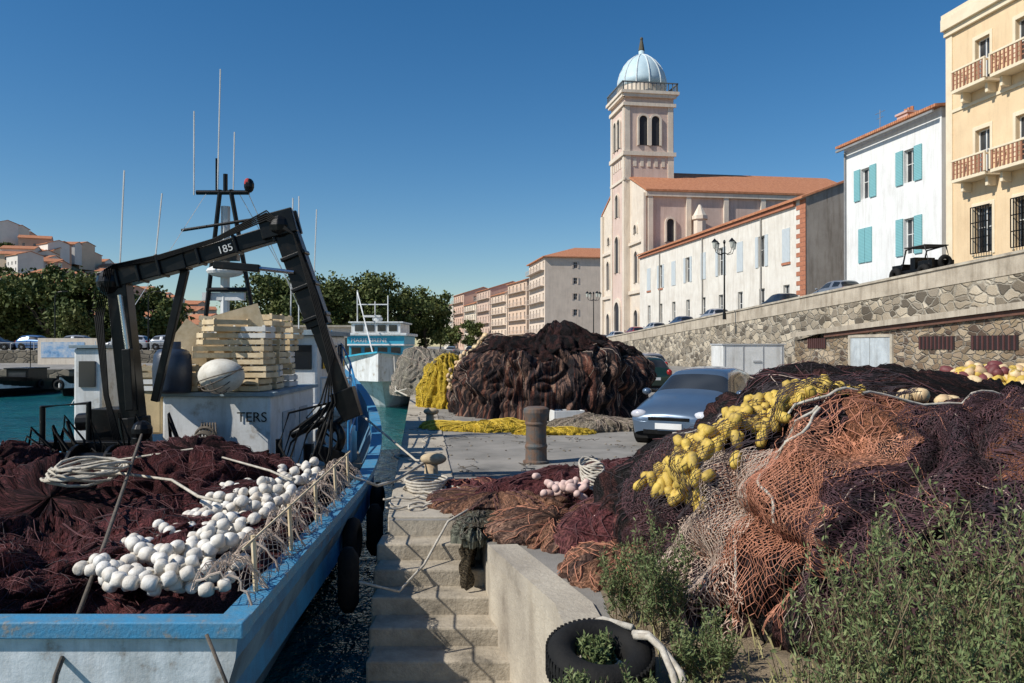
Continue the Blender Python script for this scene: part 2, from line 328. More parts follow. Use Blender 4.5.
# ---------------------------------------------------------------- buildings
AB=math.atan2(-.988,.157)
def wallholes(bw,bg,bf,T,L,H,holes,dep=.28,z0=0,bars=True):
    xs=sorted(set([0,L]+[h[0] for h in holes]+[h[1] for h in holes])); zz=sorted(set([z0,H]+[h[2] for h in holes]+[h[3] for h in holes]))
    for a,c_ in zip(xs[:-1],xs[1:]):
        for d_,e in zip(zz[:-1],zz[1:]):
            mx,mz=(a+c_)/2,(d_+e)/2
            if any(h[0]<mx<h[1] and h[2]<mz<h[3] for h in holes): continue
            bw.add([T(a,d_,0),T(c_,d_,0),T(c_,e,0),T(a,e,0)],[(0,1,2,3)])
    for h in holes:
        x0,x1,w0,w1=h[:4]
        o=[T(x0,w0,0),T(x1,w0,0),T(x1,w1,0),T(x0,w1,0)]; i_=[T(x0,w0,dep),T(x1,w0,dep),T(x1,w1,dep),T(x0,w1,dep)]
        bw.add(o+i_,[(0,1,5,4),(1,2,6,5),(2,3,7,6),(3,0,4,7)]); bg.add(i_,[(0,1,2,3)])
        if bars:
            t=.07; d1=dep-.05
            def pb(a,c_,d_,e): bf.add([T(a,d_,d1),T(c_,d_,d1),T(c_,e,d1),T(a,e,d1),T(a,d_,dep-.003),T(c_,d_,dep-.003),T(c_,e,dep-.003),T(a,e,dep-.003)],[(0,1,2,3),(0,1,5,4),(1,2,6,5),(2,3,7,6),(3,0,4,7)])
            pb(x0,x0+t,w0,w1);pb(x1-t,x1,w0,w1);m_=(x0+x1)/2;pb(m_-t/2,m_+t/2,w0,w1)
            pb(x0+t,m_-t/2,w1-t,w1);pb(m_+t/2,x1-t,w1-t,w1);pb(x0+t,m_-t/2,w0,w0+t);pb(m_+t/2,x1-t,w0,w0+t)
            k=w0+(w1-w0)*.55; pb(x0+t,m_-t/2,k,k+t*.7);pb(m_+t/2,x1-t,k,k+t*.7)
def bbox(bd,T,u0,u1,w0,w1,d0,d1):
    v=[T(u,w_,d_) for d_ in (d0,d1) for u,w_ in ((u0,w0),(u1,w0),(u1,w1),(u0,w1))]
    bd.add(v,[(0,3,2,1),(4,5,6,7),(0,1,5,4),(1,2,6,5),(2,3,7,6),(3,0,4,7)])
def building(name,x,y,ang,L,D,z0,H,wall,front=[],end=[],roof='gable',rh=1.6,roofmat=None,frame=m_white,oh=.45):
    r=root(name,(x,y,0),ang); bw=B();bg=B();bf=B()
    TF=lambda u,w_,d_:(u,d_,w_); TE=lambda u,w_,d_:(L-d_,u,w_)
    wallholes(bw,bg,bf,TF,L,H,front,z0=z0); wallholes(bw,bg,bf,TE,D,H,end,z0=z0)
    bw.add([(0,0,z0),(0,D,z0),(0,D,H),(0,0,H),(L,D,z0),(L,D,H)],[(0,1,2,3),(1,4,5,2)])
    br=B(); rm=roofmat or m_tile
    if roof=='gable':
        bw.add([(L,0,H),(L,D,H),(L,D/2,H+rh)],[(0,1,2)]); bw.add([(0,0,H),(0,D,H),(0,D/2,H+rh)],[(0,1,2)])
        s_=rh/(D/2); e=oh*s_; t=.18
        for (ya,yb,za,zb) in ((-oh,D/2,H-e,H+rh),(D+oh,D/2,H-e,H+rh)):
            v=[(-.2,ya,za+.02),(L+.2,ya,za+.02),(L+.2,yb,zb+.02),(-.2,yb,zb+.02)]
            br.add(v+[(p[0],p[1],p[2]+t) for p in v],[(0,1,2,3),(4,5,6,7),(0,1,5,4),(1,2,6,5),(3,0,4,7)])
    elif roof=='hip':
        e=.6; k=min(L,D)/2-1; br.add([(-e,-e,H+.02),(L+e,-e,H+.02),(L+e,D+e,H+.02),(-e,D+e,H+.02),(-e,-e,H+.25),(L+e,-e,H+.25),(L+e,D+e,H+.25),(-e,D+e,H+.25),(k,k,H+rh),(L-k,k,H+rh),(L-k,D-k,H+rh),(k,D-k,H+rh)],
            [(0,1,2,3),(0,1,5,4),(1,2,6,5),(2,3,7,6),(3,0,4,7),(4,5,9,8),(5,6,10,9),(6,7,11,10),(7,4,8,11),(8,9,10,11)])
    elif roof=='flat':
        br.box(-.1,L+.1,-.35,D+.1,H,H+.25)
    br.obj('roof',rm,r); bw.obj('walls',wall,r)
    if bg.v: bg.obj('windows',GL,r)
    if bf.v: bf.obj('window_frames',frame,r)
    return r,TF,TE
def fl(Y,c=34.86): return c-.157*Y
m_roww=M('lime_render',(.82,.78,.7),(.7,.65,.57),.6,.9,.4,12,grime=.22)
H=14.3; L=43.9
front=[];
for i in range(9):
    u=3.2+i*4.6; front.append((u,u+1.3,9.2,12.1))
    front.append((u+.1,u+1.2,4.6,7.2))
r,TF,TE=building('white_row_house',fl(110),110,AB,L,14,.2,H,m_roww,front,[],rh=2.6)
sh=B()
for i,h in enumerate(front):
    if i%2==0: bbox(sh,TF,h[0]-.02,h[1]+.02,h[2]-.02,h[3]+.02,-.06,.0) if i%4==0 else (bbox(sh,TF,h[0]-.6,h[0]-.03,h[2],h[3],-.07,-.005),bbox(sh,TF,h[1]+.03,h[1]+.6,h[2],h[3],-.07,-.005))
sh.obj('shutters',shutter_mat('pale_shutter',(.68,.74,.76)),r)
qn=B(); m_brick=M('red_brick',(.5,.2,.11),(.36,.14,.08),5,.9,.5,20)
for k in range(30):
    wv=.9 if k%2 else 1.5; bbox(qn,TF,L-wv,L+.03,2.2+k*.4,2.2+k*.4+.37,-.04,.02)
for h in front[:4]+front[-2:]: bbox(qn,TF,h[0]-.1,h[1]+.1,h[2]-.25,h[2]-.05,-.1,.01)
qn.obj('brick_quoins',m_brick,r)
cn=B(); bbox(cn,TF,0,L-1.6,H-.5,H-.15,-.25,-.01); cn.obj('cornice',m_brick,r)
dp=B(); [dp.tube([(u,-.1,2.5),(u,-.1,H-.6)],.08,6) for u in (8.2,22.1,36)]; dp.obj('downpipes',M('zinc_pipe',(.35,.33,.3)),r)
ew=B().add([(L+.012,.02,.2),(L+.012,13.98,.2),(L+.012,13.98,H-.02),(L+.012,7,H+2.55),(L+.012,.02,H-.02)],[(0,1,2,3,4)]); ew.obj('end_render',M('shaded_render',(.46,.4,.34),(.36,.31,.26),.5,.95,.5,10,grime=.4),r)  # end wall's shade put into the colour, greyer than the front render
H=16.9; L=10.8; front=[(2.2,3.3,12.6,14.8),(7.1,8.2,12.8,15.0),(2.2,3.3,8.0,10.4),(7.1,8.2,8.0,10.4),(2.2,3.3,5.2,6.4),(6.4,8.4,4.3,6.4)]
r,TF,TE=building('white_house',fl(60.8,34.8),60.8,AB,L,9,2.5,H,M('white_render',(.86,.86,.84),(.78,.78,.76),.7,.85,.3,12,grime=.2),front,[],roof='gable',rh=.5,frame=m_white,oh=.6)
sh=B()
for j,h in enumerate(front[:5]):
    if j==2: bbox(sh,TF,h[0]-.25,(h[0]+h[1])/2-.02,h[2]-.05,h[3]+.05,-.08,-.01); bbox(sh,TF,(h[0]+h[1])/2+.02,h[1]+.25,h[2]-.05,h[3]+.05,-.08,-.01); continue
    bbox(sh,TF,h[0]-.78,h[0]-.04,h[2]-.05,h[3]+.05,-.09,-.02); bbox(sh,TF,h[1]+.04,h[1]+.78,h[2]-.05,h[3]+.05,-.09,-.02)
sh.obj('shutters',shutter_mat('turquoise_shutter',(.25,.55,.58)),r)
c_=B(); c_.box(3.2,4.4,2.2,3.2,H-.2,H+1.6); c_.box(3.1,4.5,2.1,3.3,H+1.6,H+1.75); c_.obj('chimney',M('chimney_render',(.66,.46,.4),(.55,.37,.32)),r)
c_=B()
for k in range(3): c_.tube([(3.5+k*.35,2.7,H+1.7),(3.5+k*.35,2.7,H+2.1)],.12,8)
c_.obj('chimney_pots',m_tile,r)
c_=B(); c_.tube([(.3,-.12,3),(.3,-.12,H-.4)],.07,8); bbox(c_,TF,-.1,L,H-.35,H-.2,-.65,-.5); c_.tube([(1.5,2,H),(1.5,2,H+2.6)],.03,5); c_.tube([(.9,2,H+2.4),(2.1,2,H+2.4)],.02,4); c_.tube([(1.1,2,H+2.0),(1.9,2,H+2.0)],.02,4); c_.obj('gutter_and_aerial',M('zinc',(.3,.3,.3)),r)
H=22.0; L=26; front=[]
for i in range(8):
    u=2.4+i*3.05
    for z0 in (17.1,11.8): front.append((u,u+1.15,z0,z0+2.7))
    front.append((u-.1,u+1.3,7.3,10.0))
m_cream=M('cream_render',(.84,.64,.4),(.76,.56,.34),.5,.85,.3,10,grime=.15)
m_trim=M('cream_trim',(.86,.74,.54),(.78,.65,.46),1,.8)
r,TF,TE=building('cream_apartment_building',fl(49.3,34.6),49.3,AB,L,14,3,H,m_cream,front,[],roof='flat',roofmat=m_trim)
tb=B();bl=B();gr=B()
for h in front:
    bbox(tb,TF,h[0]-.2,h[0]-.004,h[2]-.1,h[3]+.25,-.06,.02);bbox(tb,TF,h[1]+.004,h[1]+.2,h[2]-.1,h[3]+.25,-.06,.02);bbox(tb,TF,h[0]-.003,h[1]+.003,h[3]+.003,h[3]+.25,-.06,.02)
    if h[2]>11:
        bbox(tb,TF,h[0]-.75,h[1]+.75,h[2]-.25,h[2]-.05,-1.0,-.01)
        bbox(tb,TF,h[0]-.8,h[1]+.8,h[2]+.98,h[2]+1.1,-1.05,-.93)
        for s_ in (h[0]-.8,h[1]+.68): bbox(tb,TF,s_,s_+.12,h[2]-.05,h[2]+.98,-1.05,-.93); bbox(tb,TF,s_,s_+.12,h[2]+.9,h[2]+1.0,-.93,-.01)
        n=9
        for k in range(n):
            uu=h[0]-.6+(h[1]-h[0]+1.2)*k/(n-1); bbox(bl,TF,uu-.05,uu+.05,h[2]-.05,h[2]+.98,-1.02,-.96)
        for zz in (.25,.5,.75): bbox(bl,TF,h[0]-.6,h[1]+.6,h[2]+zz-.03,h[2]+zz+.03,-.955,-.945)
        for s_ in (h[0]-.5,h[1]+.3): bbox(tb,TF,s_,s_+.2,h[2]-.8,h[2]-.25,-.6,-.01)
    else:
        for k in range(8):
            uu=h[0]+(h[1]-h[0])*k/7; bbox(gr,TF,uu-.025,uu+.025,h[2],h[3],-.3,-.26)
        for zz in (0,.33,.66,1): z_=h[2]+(h[3]-h[2])*zz; bbox(gr,TF,h[0]-.05,h[1]+.05,z_-.03,z_+.03,-.25,-.22); 
bbox(tb,TF,-.1,L,H-.75,H-.02,-.4,-.01); bbox(tb,TF,-.08,L,H-1.1,H-.75,-.2,-.01)
bbox(tb,TF,-.05,.5,3,H-1.1,-.08,.01); bbox(tb,TF,.5,L,16.1,16.3,-.07,-.01)
tb.obj('trim',m_trim,r,bevel=.02); bl.obj('balusters',M('terracotta',(.42,.2,.12),(.33,.15,.09)),r); gr.obj('window_grilles',m_black,r)
# church
ch=root('church',(15.2,134,0),AB); W=22.3; DP=34
m_pink=M('church_pink',(.74,.57,.49),(.64,.48,.4),.4,.9,.3,8,grime=.2); m_ccream=M('church_cream',(.8,.7,.58),(.7,.6,.49),.5,.9,.3,8,grime=.2)
b=B(); He=23.6
b.add([(0,0,0),(W,0,0),(W,0,He),(W/2,0,28.2),(0,0,He)],[(0,1,2,3,4)]); b.obj('facade',m_ccream,ch)
b=B().add([(W,0,0),(W,DP,0),(W,DP,He),(W,0,He),(0,0,0),(0,DP,0),(0,DP,He),(0,0,He),(W/2,DP,28.2)],[(0,1,2,3),(4,5,6,7),(1,5,6,8,2)]); b.obj('nave_walls',m_pink,ch)
b=B()
for sx in (0,1):
    e=(W+.6) if sx else -.6; v=[(e,-.1,He-.15),(e,DP,He-.15),(W/2,DP,28.4),(W/2,-.1,28.4)]
    b.add(v+[(p[0],p[1],p[2]+.3) for p in v],[(0,1,2,3),(4,5,6,7),(0,1,5,4),(0,3,7,4)])
b.obj('nave_roof',m_tile,ch)
TN=lambda u,w_,d_:(W-d_,u,w_); TC=lambda u,w_,d_:(u,d_,w_)
def arch(bo,bi,T,u,w0,wd,hh,o=-.04,t=.25,n=10):
    r_=wd/2; pin=[(u-r_,w0)]+[(u-r_*math.cos(math.pi*k/n),w0+hh-r_+r_*math.sin(math.pi*k/n)) for k in range(n+1)]+[(u+r_,w0)]
    ro=r_+t; pout=[(u-ro,w0-.1)]+[(u-ro*math.cos(math.pi*k/n),w0+hh-r_+ro*math.sin(math.pi*k/n)) for k in range(n+1)]+[(u+ro,w0-.1)]
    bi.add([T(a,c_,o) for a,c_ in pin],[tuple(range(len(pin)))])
    m_=len(pin); bo.add([T(a,c_,o-.22) for a,c_ in pin]+[T(a,c_,o-.22) for a,c_ in pout]+[T(a,c_,0) for a,c_ in pin]+[T(a,c_,0) for a,c_ in pout],
      [f for i in range(m_-1) for f in ((i,i+1,m_+i+1,m_+i),(i,i+1,2*m_+i+1,2*m_+i),(m_+i,m_+i+1,3*m_+i+1,3*m_+i))])
tr=B();dk=B()
for k in range(6):
    if k!=1: arch(tr,dk,TN,3.6+k*5.6,16.5,1.1,3.2)
    bbox(tr,TN,.3+k*5.6,1.0+k*5.6,2,He-.8,-.35,-.01)
bbox(tr,TN,0,DP,He-.8,He-.16,-.45,-.01); bbox(tr,TN,1.0,DP,13.2,13.6,-.25,-.01)
bbox(tr,TC,-.2,.9,0,He-.3,-.35,-.01); bbox(tr,TC,W-.9,W+.2,0,He-.3,-.35,-.01)
for (u,z_,wd,hh) in ((3.8,2,1.7,5),(18.5,2,1.7,5),(3.8,11,1.5,4.5),(18.5,11,1.5,4.5),(4.2,18.2,1.2,1.2),(18.1,18.2,1.2,1.2)): arch(tr,dk,TC,u,z_,wd,hh)
bbox(tr,TC,.9,7.9,9.4,9.9,-.3,-.01); bbox(tr,TC,15.1,W-.9,9.4,9.9,-.3,-.01); bbox(tr,TC,.9,7.9,16.6,17,-.3,-.01); bbox(tr,TC,15.1,W-.9,16.6,17,-.3,-.01)
tr.tube([(W+1.2,7.5,0),(W+1.2,7.5,19.5)],.9,8); tr.tube([(W+1.2,7.5,19.5),(W+1.2,7.5,20.0)],1.15,8); tr.tube([(W+1.2,7.5,20),(W+1.2,7.5,21.6)],[1.0,.15],8)
tx0,tx1,ty0,ty1=7.9,15.1,-.8,6.8; b=B().box(tx0,tx1,ty0,ty1,0,39.4); b.obj('tower',m_pink,ch)
TT=lambda u,w_,d_:(tx0+u,ty0+d_,w_); TS=lambda u,w_,d_:(tx1-d_,ty0+u,w_); ww=tx1-tx0; wd_=ty1-ty0
for T,wq in ((TT,ww),(TS,wd_)):
    for du in (-.95,.95): arch(tr,dk,T,wq/2+du,31.8,1.3,4.4,t=.3)
    for zb,zz,pr in ((30.2,30.8,.35),(37.6,38.1,.35),(26.5,26.9,.2),(38.9,39.4,.5)): bbox(tr,T,-.02 if T is TT else -.3,wq+.3,zb,zz,-pr,-.01)
    for u0 in (0,wq-.9): bbox(tr,T,u0,u0+.9,2,30.2,-.14,-.01); bbox(tr,T,u0,u0+.8,30.8,37.6,-.12,-.01)
    for k in range(5): bbox(tr,T,1.3+k*1.1,1.3+k*1.1+.5,28.6,29.8,-.1,-.01)
arch(tr,dk,TT,ww/2,1.5,2.6,7,t=.6); arch(tr,dk,TT,ww/2,13,1.9,5.5); arch(tr,dk,TT,ww/2,21.5,1.5,3.4)
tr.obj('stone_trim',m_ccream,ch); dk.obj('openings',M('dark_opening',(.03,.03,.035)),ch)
cx,cy=(tx0+tx1)/2,(ty0+ty1)/2
b=B().box(tx0-.7,tx1+.7,ty0-.7,ty1+.7,39.4,39.85); b.obj('gallery',m_ccream,ch)
b=B()
for k in range(14):
    for sgn in (-1,1):
        t_=-4.1+8.2*k/13; b.box(cx+t_-.06,cx+t_+.06,cy+sgn*4.25-.05,cy+sgn*4.25+.05,39.85,41); b.box(cx+sgn*4.1-.05,cx+sgn*4.1+.05,cy+t_-.06,cy+t_+.06,39.85,41)
for sgn in (-1,1): b.box(cx-4.2,cx+4.2,cy+sgn*4.25-.1,cy+sgn*4.25+.1,41,41.15); b.box(cx+sgn*4.1-.1,cx+sgn*4.1+.1,cy-4.3,cy+4.3,41.003,41.153)
b.obj('balustrade',M('iron_grey',(.14,.16,.17)),ch)
b=B().tube([(cx,cy,39.85),(cx,cy,41.3)],3.75,24); b.obj('drum',m_ccream,ch)
b=B(); pr=[(3.8,41.3),(3.72,42.4),(3.4,43.5),(2.85,44.6),(2.05,45.6),(1.1,46.3),(.45,46.6),(.45,47.2),(.1,47.5)]
b.tube([(cx,cy,z) for _,z in pr],[a for a,_ in pr],24); b.obj('dome',M('dome_zinc',(.55,.7,.76),(.48,.62,.69),.7,.55,.1),ch,smooth=True)
b=B()
for k in range(12):
    a=2*math.pi*k/12; b.tube([(cx+math.cos(a)*(q_+.02),cy+math.sin(a)*(q_+.02),z) for q_,z in pr[:7]],.1,5)
b.obj('dome_ribs',M('dome_rib',(.75,.8,.8)),ch)
b=B(); b.tube([(cx,cy,47.3),(cx,cy,48.2),(cx,cy,48.9)],[.5,.35,.2],8); b.ell((cx,cy,49.1),.25,.25,.3); b.obj('statue',M('bronze',(.1,.09,.06)),ch)
def simple(name,x,y,ang,L,D,z0,H,col,nx,nf,rh=1.8,endw=3,balc=True,roof='gable'):
    hs=[];fh=(H-z0)/nf
    for i in range(nx):
        for j in range(nf):
            u=(i+.5)*L/nx; w0=z0+j*fh+fh*.3; hs.append((u-.6,u+.6,w0,w0+fh*.5))
    en=[]
    for i in range(endw):
        for j in range(1,nf): u=(i+.7)*D/(endw+.4); w0=z0+j*fh+fh*.35; en.append((u-.45,u+.45,w0,w0+fh*.4))
    mt=M(name+'_render',col,tuple(c*.85 for c in col),.4,.9,.2,8,grime=.15)
    r,TF,TE=building(name,x,y,ang,L,D,z0,H,mt,hs,en,rh=rh,roof=roof)
    t=B()
    if balc:
        for j in range(1,nf):
            w0=z0+j*fh+fh*.25; bbox(t,TF,.8,L-.8,w0-.12,w0,-1.1,-.01); bbox(t,TF,.8,L-.8,w0+.9,w0+.98,-1.1,-1.04)
            for k in range(nx*5): u=.9+(L-1.8)*k/(nx*5-1); bbox(t,TF,u-.04,u+.04,w0,w0+.9,-1.09,-1.05)
    for h in en: bbox(t,TE,h[0]-.4,h[0]-.02,h[2],h[3],-.08,-.01); bbox(t,TE,h[1]+.02,h[1]+.4,h[2],h[3],-.08,-.01)
    t.obj('balconies',M(name+'_trim',(.6,.5,.42)),r); return r
simple('apartment_block',fl(199,35.5),199,AB,20,24,.2,21.6,(.78,.65,.53),5,6,3.4,2,roof='hip')
ang2=math.atan2(-.966,.256); px_,py_=4.0,203
cols=[(.75,.56,.42),(.8,.64,.5),(.68,.5,.4),(.8,.7,.56),(.72,.5,.38),(.76,.7,.6)]; hh=[18.6,16.6,19,15.6,20,17]
for i in range(6):
    x=px_-.256*19.5*(i+1)*1.03; y=py_+.966*19.5*(i+1)
    simple('harbour_house',x,y,ang2,19,14,.2,hh[i],cols[i],5,5,2.2,2)
# ---------------------------------------------------------------- hill, far houses, trees
def hz(x,y):
    t=max(0,min(1,(-x-45-.25*(y-180))/170)); s_=t*t*(3-2*t); u=max(0,min(1,(y-170)/150)); return .2+s_*u*52+ (3*nz(x*.03,y*.03)+1.2*nz(x*.1,y*.1))*s_*u*2
G=[];UV=[]
for i in range(90):
    r_=[];u_=[]
    for j in range(60):
        x=-560+560*i/89; y=140+420*j/59; r_.append((x,y,hz(x,y))); u_.append((x,y))
    G.append(r_);UV.append(u_)
grid('hill',G,UV,M('hill_scrub',(.2,.17,.09),(.08,.09,.035),.06,.95,.5,1.2,.4,c3=(.04,.055,.02)))
m_h=[M('house_wall_%d'%i,c,tuple(k*.88 for k in c),.4) for i,c in enumerate([(.8,.72,.6),(.74,.58,.42),(.82,.78,.72),(.66,.42,.3),(.76,.72,.66)])]
rr=random.Random(3)
for k in range(80):
    y=rr.uniform(215,370); pxx=rr.uniform(-30,210); x=(pxx-512)/800*y; z=hz(x,y)
    L=rr.uniform(8,12);D=rr.uniform(6,9);H=z+rr.uniform(3.8,6.5); hs=[]
    for i in range(3):
        for j in range(2): hs.append((L*(i+.5)/3-.45,L*(i+.5)/3+.45,z+.5+j*2.3,z+1.7+j*2.3) if z+1.7+j*2.3<H-.1 else (L*(i+.5)/3-.45,L*(i+.5)/3+.45,z+.5,z+1.7))
    building('hillside_house',x,y,rr.uniform(-.7,.5),L,D,z-4,H,rr.choice(m_h),list(set(hs)),[],rh=1.3)
def tree(name,x,y,z0,H,Rr,seed,mat=m_tree,leaf=.3,nc=64,per=170,trunk=.3):
    rg=np.random.RandomState(seed); r=root(name,(x,y,z0)); b=B(); ht=H*.28
    b.tube([(0,0,0),(.1,0,ht*.5),(0,.1,ht)],[trunk,trunk*.8,trunk*.65],8); C=[]
    cz=H*.58; 
    for i in range(nc):
        d=rg.normal(size=3); d/=np.linalg.norm(d); q_=rg.uniform(.4,1)**.6; s_=1+.18*math.sin(3*math.atan2(d[1],d[0])+seed)
        C.append((d[0]*Rr*q_*s_,d[1]*Rr*q_*s_,cz+d[2]*H*.4*q_))
    for i in range(9):
        c=C[i*4%nc]; b.tube([(0,.05,ht*.9),(c[0]*.4,c[1]*.4,ht+(c[2]-ht)*.6),c],[trunk*.45,trunk*.28,.04],6)
    b.obj('trunk',m_bark,r,smooth=True)
    P=[];
    for c in C:
        rad=rg.uniform(.7,1.2)*Rr*.2; P.append(np.array(c)+rg.normal(size=(per,3))*rad*np.array([.62,.62,.5]))
    P=np.concatenate(P); n=len(P); a=rg.normal(size=(n,3)); a/=np.linalg.norm(a,axis=1)[:,None]; c2=np.cross(a,rg.normal(size=(n,3))); c2/=np.linalg.norm(c2,axis=1)[:,None]
    s_=rg.uniform(.6,1.2,(n,1))*leaf; quads('crown',P,a*s_,c2*s_*.6,mat,r)
for i,(x,y,z0,H,Rr) in enumerate([(-36,121,.2,12.3,6.5),(-29.5,117,.2,11.8,6),(-23,118,.2,13.2,6.5),(-17.5,119,.2,11.8,5.6),(-33,135,.2,12,7),(-13.5,124,.2,11,4.2),(-58,100,.2,11.2,5.5),(-51.5,98,.2,10.6,5.5),(-65,104,.2,10.2,6),(-46,101,.2,9,4),(-75,118,.2,12,6),(-88,130,.2,12,7),(-40,150,.2,10,6)]):
    tree('plane_tree',x,y,z0,H,Rr,11+i)
for i,(x,y) in enumerate([(-12,240),(-20,262),(-26,290)]): tree('plane_tree',x,y,.2,9,4,60+i,leaf=.45,nc=26,per=90)
for k in range(18):
    y=rr.uniform(210,330); x=(rr.uniform(0,200)-512)/800*y; tree('pine_tree',x,y,hz(x,y)-1,6,3.2,90+k,leaf=.5,nc=16,per=70)
b=root('harbour_shed',(-34,100,0),0.1)
bb=B(); bb.box(0,18,0,6,.2,4.2); bb.obj('walls',m_ccream,b); bb=B(); bb.box(-.4,18.4,-.4,6.4,4.2,4.45); bb.obj('roof',m_conc,b)
bb=B(); [bb.box(1.5+k*3.4,3.2+k*3.4,-.03,.05,.3,2.9) for k in range(5)]; bb.obj('doors',GL,b)
bd=root('advert_wall',(-41.5,70,.25),0.05); bb=B(); bb.box(0,5.6,0,.3,0,2.3); bb.obj('wall',m_ccream,bd)
bb=B(); bb.box(.3,4.0,-.03,-.004,.6,1.95); bb.obj('poster',M('poster_blue',(.6,.65,.7),(.2,.4,.65),1.5,c3=(.1,.15,.3)),bd)
bb=B()
for k in range(22): bb.tube([(-78+k*2.2,75.3,1.45),(-78+k*2.2,75.3,2.2)],.04,5)
bb.tube([(-80,75.3,2.15),(-31,75.8,2.15)],.03,5); bb.obj('promenade_railing',M('rail_grey',(.5,.5,.48)),None)
for k in range(4):
    x_=-62+k*9; g_=root('harbour_lamp',(x_,77,1.45)); q=B(); q.tube([(0,0,0),(0,0,5.2),(.3,0,5.6),(.9,0,5.7)],[.08,.05,.04,.03],6); q.box(.7,1.2,-.1,.1,5.62,5.72); q.obj('post',m_black,g_)
# ---------------------------------------------------------------- street lamps
def lamp(x,y,z,H,s=1):
    r=root('street_lamp',(x,y,z)); b=B(); b.tube([(0,0,0),(0,0,.5),(0,0,.55),(0,0,H-.2)],[.14,.12,.07,.05],10)
    for k in range(4):
        a=k*math.pi/2+.4; dx,dy=math.cos(a),math.sin(a)
        b.tube([(0,0,H-.9),(dx*.35,dy*.35,H-1.05),(dx*.75,dy*.75,H-.95),(dx*.9,dy*.9,H-.6)],.03,6)
    b.ell((0,0,H-.1),.1,.1,.18); b.obj('post',m_black,r)
    g=B()
    for k in range(4):
        a=k*math.pi/2+.4; g.tube([(math.cos(a)*.9,math.sin(a)*.9,H-.62),(math.cos(a)*.9,math.sin(a)*.9,H-.15)],[.12,.2],8)
    g.obj('lanterns',M('lantern_glass',(.55,.57,.5),(.4,.4,.38),2,.3),r)
    g=B()
    for k in range(4):
        a=k*math.pi/2+.4; g.tube([(math.cos(a)*.9,math.sin(a)*.9,H-.15),(math.cos(a)*.9,math.sin(a)*.9,H+.12)],[.25,.03],8)
    g.obj('caps',m_black,r)
lamp(16.2,61,3.9,6.0); lamp(10.3,101,2.4,6.2)
